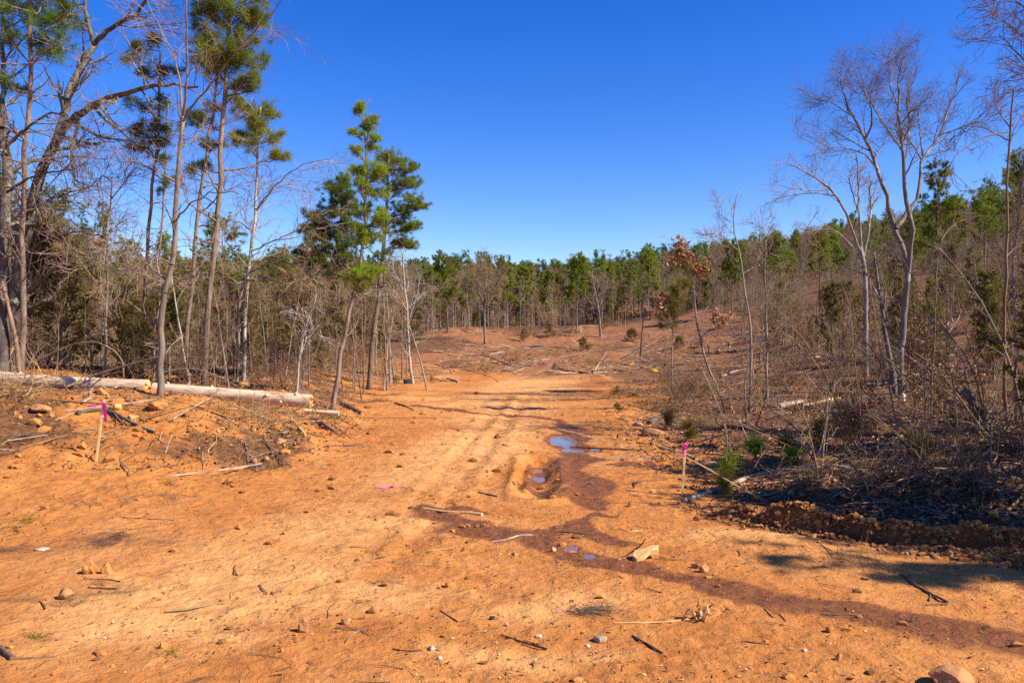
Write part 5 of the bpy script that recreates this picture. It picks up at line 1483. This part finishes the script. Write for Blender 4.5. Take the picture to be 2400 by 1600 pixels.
for i, (u, v, w, k, lab) in enumerate([(1375, 826, 55, 0, 'dark green brush mound lying in the middle of the clearing'), (1300, 872, 30, 1, 'small dry shrub at the end of the graded track'), (1600, 925, 60, 2, 'low grey-green cedar behind the thin straight sapling'), (1655, 930, 60, 1, 'low cedar at the foot of the crooked oak'),
        (1460, 965, 40, 0, 'dull green sprig pile at the right edge of the far track'), (1440, 930, 40, 1, 'brownish cedar sprigs beside the far track'), (2200, 890, 90, 0, 'wide dark cedar at the foot of the hillside right of the big pale tree'), (1590, 815, 40, 2, 'dark debris mound at the right of the clearing'),
        (1640, 815, 35, 1, 'second debris mound at the right of the clearing'), (1480, 800, 45, 2, 'brush heap at the far side of the clearing'), (1290, 790, 50, 1, 'brown brush heap at the foot of the far trees'), (1230, 800, 45, 3, 'olive brush heap left of the brown one at the far trees'), (930, 905, 30, 1, 'olive sprigs at the corner of the left wood'), (1015, 900, 28, 1, 'olive sprig beside the leaning sapling at the mouth of the wood')]):
    g = G(u, v); h = w * g[1] / F
    c = [4, 5, 3.2, 4.5][k]
    o = place('low_cedar', CEDAR[k], g[0], g[1], 1, lab, 'bush', None, rng, tilt=.3)
    o.scale = (h / c * 1.25, h / c * 1.25, h / c * .62)

rs = np.random.default_rng(909)
SG = 'thin leafless saplings in the right brush'
for i in range(34):
    D = rs.uniform(8.2, 17); u = rs.uniform(1640, 2440)
    x = (u - 1200) / F * D
    if x < np.interp(D, [8, 10, 14, 20], [3.2, 2.7, 2.9, 3.6]): continue
    z = ground_z(x, D); ln = rs.uniform(.7, 2.4)
    root = empty('bent_sapling', (x, D, z)); tag(root, 'thin leafless sapling', 'sapling', SG)
    d = unit(np.array([[rs.normal() * .5 - .15, rs.normal() * .35, 1.0]]))[0]; P = [np.array([0, 0, -.05])]
    for k in range(9):
        P.append(P[-1] + d * ln / 9); d = unit((d + np.array([rs.normal() * .13 - .05, rs.normal() * .1, -.05]))[None])[0]
    P = np.array(P)[None]; R0 = np.linspace(.011, .0035, 10)[None] * rs.uniform(.7, 1.3)
    wd = MB(); wd.tubes(P, R0, 5); A, RA = kids(P, R0, 6, .25, 1, ln * .2, .7, rs, 4, .02, .2, .6, .0025, .4)
    tw = MB(); tw.tubes(A, RA, 3); B_, RB_ = kids(A, RA, 3, .2, 1, ln * .09, .7, rs, 3, .02, .2, .6, .002, .4); tw.tubes(B_, RB_, 3)
    mt = M[('dry_twig', 'grey_bark', 'wood_bark')[i % 3]]
    finish(root, wd, mt, tw, mt, names=('stem', 'twigs', 'crown'))
# tangled heaps of cut brush
def heap_mesh(seed, w, h, n, mats, tr=.004):
    r_ = np.random.default_rng(seed)
    P = np.zeros((n, 6, 3))
    P[:, 0] = r_.standard_normal((n, 3)) * np.array([w * .3, w * .3, 0]) + np.array([0, 0, .02])
    P[:, 0, 2] = np.abs(r_.standard_normal(n)) * h * .35
    d = unit(r_.standard_normal((n, 3)) * np.array([1, 1, .45]))
    ln = w * (.25 + .5 * r_.random(n))
    for k in range(1, 6):
        P[:, k] = P[:, k - 1] + d * (ln / 5)[:, None]
        d = unit(d + .2 * r_.standard_normal((n, 3)) + np.array([0, 0, -.05]))
    P[..., 2] = np.abs(P[..., 2])
    R = np.linspace(1, .35, 6)[None] * (.005 + .020 * r_.random((n, 1)) ** 2)
    st = MB(); tw = MB()
    st.tubes(P, R, 4)
    A, RA = kids(P, R, 4, .15, 1, w * .2, .8, r_, 4, 0, .25, .6, tr, .4)
    tw.tubes(A, RA, 3)
    B, RB = kids(A, RA, 2, .15, 1, w * .09, .8, r_, 3, 0, .25, .6, tr * .8, .4)
    tw.tubes(B, RB, 3)
    return [('stems', st.mesh('stems', [mats[0]])), ('twigs', tw.mesh('twigs', [mats[1]]))]
HP = [heap_mesh(800, 2.4, .9, 60, (M['dry_twig'], M['wood_bark'])), heap_mesh(801, 2.6, .6, 60, (M['dry_twig'], M['dry_twig'])), heap_mesh(802, 1.6, .8, 80, (M['oak_bark'], M['wood_bark']))]
for i, (u, v, k, s_, lab) in enumerate([(2330, 1150, 2, .95, 'dark tangled root heap at the right edge above the berm'), (2230, 1120, 0, .8, 'tangle of dry roots left of the dark root heap'), (2120, 1110, 2, .7, 'dark heap of twigs below the fanned cut stems'), (2400, 1080, 0, 1.0, 'brush tangle at the right edge behind the root heap'),
        (1990, 1120, 1, .6, 'flat heap of cut twigs behind the berm at its middle'), (1870, 1130, 1, .5, 'low twig heap behind the left part of the berm'), (1790, 1060, 1, .5, 'loose twig heap around the bowed stem'), (1660, 1000, 1, .6, 'dead twig pile at the foot of the crooked oak'), (1560, 960, 1, .7, 'grey twig pile above the rounded grey stone'), (2280, 1010, 2, 1.0, 'dark brush around the leaning dark log'), (2180, 960, 0, 1.0, 'brush heap in shade right of the big pale tree'),
        (1980, 980, 1, .9, 'flat twig heap in front of the big pale tree'), (1830, 900, 1, 1.0, 'twig heap at the foot of the straight grey sapling'), (1470, 925, 1, .7, 'grey twig pile at the right side of the far track'), (1130, 868, 1, 1.3, 'slash pile on the rise left of the track end'), (1060, 860, 0, 1.0, 'slash pile at the corner of the left wood'), (1200, 845, 1, 1.5, 'wide slash pile on the left of the clearing'), (1300, 835, 1, 1.3, 'slash pile left of the dark green mound'), (1440, 815, 0, 1.6, 'brown slash pile right of the dark green mound'), (1540, 850, 1, 1.4, 'slash pile under the small leaning oak'), (1400, 850, 1, 1.2, 'thin slash pile in the middle of the clearing'), (1240, 785, 0, 2.0, 'dark uprooted heap at the foot of the far trees'), (1330, 782, 2, 2.0, 'dark root heap behind the slim forward pine'), (1560, 800, 1, 1.8, 'slash pile at the right end of the clearing'), (1000, 880, 1, .8, 'twig pile beside the pale bare tree'), (560, 985, 1, .7, 'twig heap under the right peeled log'), (640, 1000, 1, .6, 'twig heap on the bank under the orange end'), (50, 925, 1, .8, 'brush under the left end of the peeled log'), (760, 990, 1, .5, 'twigs at the foot of the slender leaning pine')]):
    g = G(u, v)
    place('brush_heap', HP[k], g[0], g[1], s_ * (.52 if g[1] < 25 and g[0] > 0 else (.62 if g[1] < 25 else .42)), lab, 'brush heap', 'heaps of cut brush', rng, tilt=.05)

# ------------------------------------------------------------------ countless small things on the ground
def scatter(n, seed, y0=3.3, y1=30):
    r_ = np.random.default_rng(seed)
    y = y0 * np.exp(r_.random(n) * math.log(y1 / y0))
    x = (r_.random(n) * 2 - 1) * (.70 * y + .4)
    return x, y, r_
def keep_by(x, y, fn, r_):
    return r_.random(len(x)) < fn(x, y)
def dens_parts(x, y):
    road, left, behind, cd, cv = masks(x, y)
    dr = x - np.interp(y, [8, 12, 16, 24, 34, 50], [1.5, 1.7, 2.1, 3.3, 4.4, 9])
    verge = np.maximum(sm((behind - .2) / .6) * sm((x - 1.2) / 1), sm((dr + .4) / 1.2) * (y > 7.5))
    bank = sm((left + .1) / .6)
    return road, bank, verge, sm((y - 26) / 6)
# soil clods
x, y, r_ = scatter(15000, 1, 3.3, 24)
road, bank, verge, cl = dens_parts(x, y)
patch = np.clip(.55 + .8 * fbm(x / 1.1, y / 1.1, 2, 601), 0, 1)
k = r_.random(len(x)) < (.25 + .4 * bank + .3 * verge) * patch + .03
x, y = x[k], y[k]
V, Fc = ICO1
sz = .0045 * (1 - r_.random(len(x))) ** -.55
sz = np.minimum(sz, .035) * np.clip(y / 6, .8, 2.0) * (1 + .15 * bank[k])
z = H(x, y)
VV = V[None] * (1 + .28 * r_.standard_normal((len(x), len(V), 1))) * (sz[:, None, None] * np.array([1.15, 1, .75])) + np.stack([x, y, z + sz * .2], 1)[:, None, :]
FF = Fc[None] + (np.arange(len(x)) * len(V))[:, None, None]
h_ = len(x) * 2 // 3
c1 = link('soil_clods', np_mesh('soil_clods', VV.reshape(-1, 3), [(FF[:h_].reshape(-1, 3), 0), (FF[h_:].reshape(-1, 3), 1)], [M['clod'], M['dark_clod']]))
tag(c1, 'small clods of clay and grit strewn over the ground', 'soil', kind='stuff')
# crumbled clods along the berm and the ruts
n = 7000; r_ = np.random.default_rng(8)
Pc = resample(np.array([(*p, 0) for p in CREST]), 60); Pr = resample(np.array([(*p, 0) for p in RIDGE]), 60)
t = r_.random(n) ** .9 * 59; i = t.astype(int).clip(0, 58); w = (t - i)[:, None]
use = r_.random(n) < .6
q = np.where(use[:, None], Pc[i] * (1 - w) + Pc[i + 1] * w, Pr[i] * (1 - w) + Pr[i + 1] * w)
x = q[:, 0] + r_.standard_normal(n) * np.where(use, .10, .12); y = q[:, 1] + r_.standard_normal(n) * np.where(use, .08, .10)
sz = np.minimum(.007 * (1 - r_.random(n)) ** -.5, .026)
z = H(x, y)
VV = V[None] * (1 + .3 * r_.standard_normal((n, len(V), 1))) * (sz[:, None, None] * np.array([1.1, 1, .85])) + np.stack([x, y, z + sz * .15], 1)[:, None, :]
FF = Fc[None] + (np.arange(n) * len(V))[:, None, None]
tag(link('soil_clods', np_mesh('soil_clods', VV.reshape(-1, 3), [(FF[:n // 4].reshape(-1, 3), 0), (FF[n // 4:].reshape(-1, 3), 1)], [M['clod'], M['dark_clod']])), 'crumbled clods along the berm and the wheel rut', 'soil', kind='stuff')
# wood chips and bark flakes
x, y, r_ = scatter(48000, 2, 3.3, 26)
road, bank, verge, cl = dens_parts(x, y)
patch = np.clip(.45 + 1.1 * fbm(x / .9, y / .9, 2, 611), 0, 1)
k = r_.random(len(x)) < (.22 + .4 * bank + .5 * verge) * patch + .03
x, y = x[k], y[k]; mb = MB()
C = np.stack([x, y, H(x, y) + .006], 1)
a = r_.random(len(x)) < .8
leaves(mb, C[a], .0085, r_, 0, .7, 3.4); leaves(mb, C[~a], .009, r_, 1, .75, 2.4)
tag(link('wood_chips', mb.mesh('wood_chips', [M['stick'], M['splinter']])), 'dark and pale wood chips strewn over the ground', 'wood chips', kind='stuff')
# fallen leaves
x, y, r_ = scatter(60000, 3, 4, 45)
road, bank, verge, cl = dens_parts(x, y)
k = r_.random(len(x)) < np.clip(.75 * bank * np.where((x < -4.3) & (y < 12.5), .35, 1) + .95 * verge + .35 * cl, 0, 1) * (1 - road * .9)
x, y = x[k], y[k]; mb = MB()
C = np.stack([x, y, H(x, y) + .012 + .02 * r_.random(len(x))], 1)
leaves(mb, C, .032, r_, 0, .35, 1.7)
tag(link('leaf_litter', mb.mesh('leaf_litter', [M['litter']])), 'dead brown leaves lying on the bank and in the brush', 'leaves', kind='stuff')
# twigs
def twig_field(n, seed, y0, y1, fn, l0, l1, rad, mats, label, standing=.12):
    x, y, r_ = scatter(n, seed, y0, y1)
    d_ = dens_parts(x, y)
    k = r_.random(len(x)) < fn(x, y, *d_)
    x, y = x[k], y[k]; n = len(x)
    ln = l0 * (l1 / l0) ** r_.random(n)
    az = r_.random(n) * 2 * math.pi
    P = np.zeros((n, 4, 3)); d = np.stack([np.cos(az), np.sin(az)], 1)
    P[:, 0, :2] = np.stack([x, y], 1)
    for j in range(1, 4):
        P[:, j, :2] = P[:, j - 1, :2] + d * (ln / 3)[:, None]
        d = unit(d + .22 * r_.standard_normal((n, 2)))
    zz = H(P[..., 0].ravel(), P[..., 1].ravel()).reshape(n, 4)
    a = np.linspace(0, 1, 4)[None]
    z0, z1 = zz[:, :1], zz[:, 3:]
    lift = np.maximum((zz - (z0 + (z1 - z0) * a)).max(1, keepdims=True), 0)
    P[..., 2] = z0 + (z1 - z0) * a + lift * .5 + .006 + (r_.random((n, 1)) < standing) * a * ln[:, None] * r_.random((n, 1)) * .6
    R = np.linspace(1, .5, 4)[None] * (rad * (.4 + r_.random((n, 1)) ** 2 * 1.2) * (ln[:, None] / l1) ** .3)
    mb = MB(); h = n // len(mats)
    for i in range(len(mats)):
        mb.tubes(P[i * h:(i + 1) * h], R[i * h:(i + 1) * h], 3, i)
    tag(link('fallen_twigs', mb.mesh('fallen_twigs', mats)), label, 'twigs', kind='stuff')
twig_field(9000, 11, 3.4, 22, lambda x, y, r, b, v, c: (.10 + .35 * b + .5 * v) * np.clip(.5 + fbm(x, y, 2, 77), 0, 1), .04, .35, .006, [M['stick'], M['dry_twig'], M['stick']], 'thin twigs strewn over the track and the bank')
twig_field(7000, 12, 7, 30, lambda x, y, r, b, v, c: np.clip(.42 * v + .25 * b + .3 * c, 0, 1) * (1 - .9 * r), .25, 1.5, .011, [M['dry_twig'], M['wood_bark'], M['weathered'], M['stick']], 'cut twigs and sticks littering the verge and the bank', .2)
twig_field(15000, 13, 25, 92, lambda x, y, r, b, v, c: c * (1 - .97 * r) * np.clip(.45 + .8 * fbm(x / 5, y / 7, 2, 78), .08, 1), .3, 2.2, .03, [M['dry_twig'], M['weathered'], M['wood_bark'], M['dry_twig']], 'cut branches littering the clearing', .15)
# green sprigs of grass and moss
mb = MB(); r_ = np.random.default_rng(31)
for (u, v, w, h, n) in ((395, 1152, 16, 5, 60), (60, 1225, 45, 12, 120), (30, 1250, 30, 10, 80), (1255, 1160, 12, 8, 70), (1270, 975, 50, 5, 120), (400, 1540, 40, 14, 50), (85, 1500, 30, 8, 40), (770, 1090, 8, 3, 30), (1010, 1165, 8, 3, 25)):
    uu = u + r_.standard_normal(n) * w * .5; vv = v + r_.standard_normal(n) * h * .5
    C = np.array([(*flat(a, b), 0) for a, b in zip(uu, vv)]); C[:, 2] = H(C[:, 0], C[:, 1])
    needles(mb, C, np.tile([0, 0, 1.0], (n, 1)), 3, .03, .004, r_, .6)
tag(link('grass', mb.mesh('grass', [M['grass']])), 'sparse green and olive blades on the clay', 'grass', kind='stuff')
# mat of dry pine needles
g = G(1377, 1436); C = g + r_.standard_normal((200, 3)) * np.array([.06, .03, .004]) * 1.2 + np.array([0, 0, .012])
mb = MB(); d = unit(np.array([[1, -.25, .05]]) +   .25 * r_.standard_normal((200, 3))); needles(mb, C, d, 2, .10, .004, r_, .15)
tag(link('needle_mat', mb.mesh('needle_mat', [M['wood_bark']])), 'small mat of dull pine needles on the near track', 'pine needles')

# ------------------------------------------------------------------ labels of repeated plants say where each stands
MARKS_L = [(-400, 'the left edge'), (22, 'the leaning oak'), (249, 'the slim reddish tree'), (373, 'the forked bare tree'), (473, 'the tallest pine'), (571, 'the pale-stemmed pine'), (700, 'the pale crooked sapling'), (790, 'the dense dark pine'), (866, 'the dark-trunked pine'), (965, 'the pale corner tree'), (1250, 'the track')]
MARKS_M = [(600, 'the left wood'), (1050, 'the broad green pine'), (1137, 'the tall bare oak'), (1230, 'the brush heap'), (1352, 'the slim forward pine'), (1408, 'the bare forked tree'), (1522, 'the round-topped pine'), (1590, 'the crooked oak'), (1740, 'the bent-tip tree'), (2000, 'the drooping limb')]
MARKS_R = [(1300, 'the far track'), (1600, 'the right stake'), (1690, 'the crooked oak'), (1758, 'the bent-tip tree'), (1797, 'the grey sapling'), (1900, 'the split slab'), (2029, 'the drooping-limb tree'), (2116, 'the big pale tree'), (2230, 'the arching stems'), (2360, 'the broken stem'), (2700, 'the right edge')]
RULES = {'thin pole saplings behind the peeled logs': ('pole sapling', MARKS_L, ''), 'dry brush on the right-hand hillside': ('dry brush', MARKS_R, ''), SG: ('thin sapling', MARKS_R, ''), 'brush at the feet of the far trees': ('brush', MARKS_M, 'at the far trees'), LG: ('bare tree', MARKS_L, 'in the left wood'), 'young cedars in the left understorey': ('olive young cedar', MARKS_L, 'under the left wood'), 'leafless brush under the left-hand trees': ('leafless brush', MARKS_L, 'behind the peeled logs'),
         MG: ('grey bare tree', MARKS_M, 'at the far edge of the clearing'), RG: ('bare tree', MARKS_R, 'on the right hillside'), 'pines on the right-hand hillside': ('green pine', MARKS_R, 'on the right hillside'),
         'small cedars on the right-hand hillside': ('small olive cedar', MARKS_R, 'on the right slope'), 'leafless brush on the right verge': ('leafless brush', MARKS_R, 'among cut debris')}
buckets = {}
for o in [o for o in COL.objects if o.get('group') in RULES]:
    what, marks, where = RULES[o['group']]
    u = 1200 + o.location.x / o.location.y * F
    i = max(k for k in range(len(marks) - 1) if k == 0 or marks[k][0] <= u)
    buckets.setdefault((o['group'], i), []).append((o.location.y, u, o))
ORD = ['', 'second ', 'third ', 'fourth ', 'fifth ', 'sixth ', 'seventh ', 'eighth ', 'ninth ', 'tenth ', 'eleventh ', 'twelfth ']
for (gname, i), lst in buckets.items():
    what, marks, where = RULES[gname]
    a, b = marks[i][1], marks[i + 1][1]
    lst.sort(key=lambda q: q[0])
    for k, (_, _, o) in enumerate(lst):
        if k < 9:
            o['label'] = f'{ORD[k]}nearest {what} between {a} and {b}'.strip()
        else:
            o['label'] = f'{what} far back between {a} and {b}'
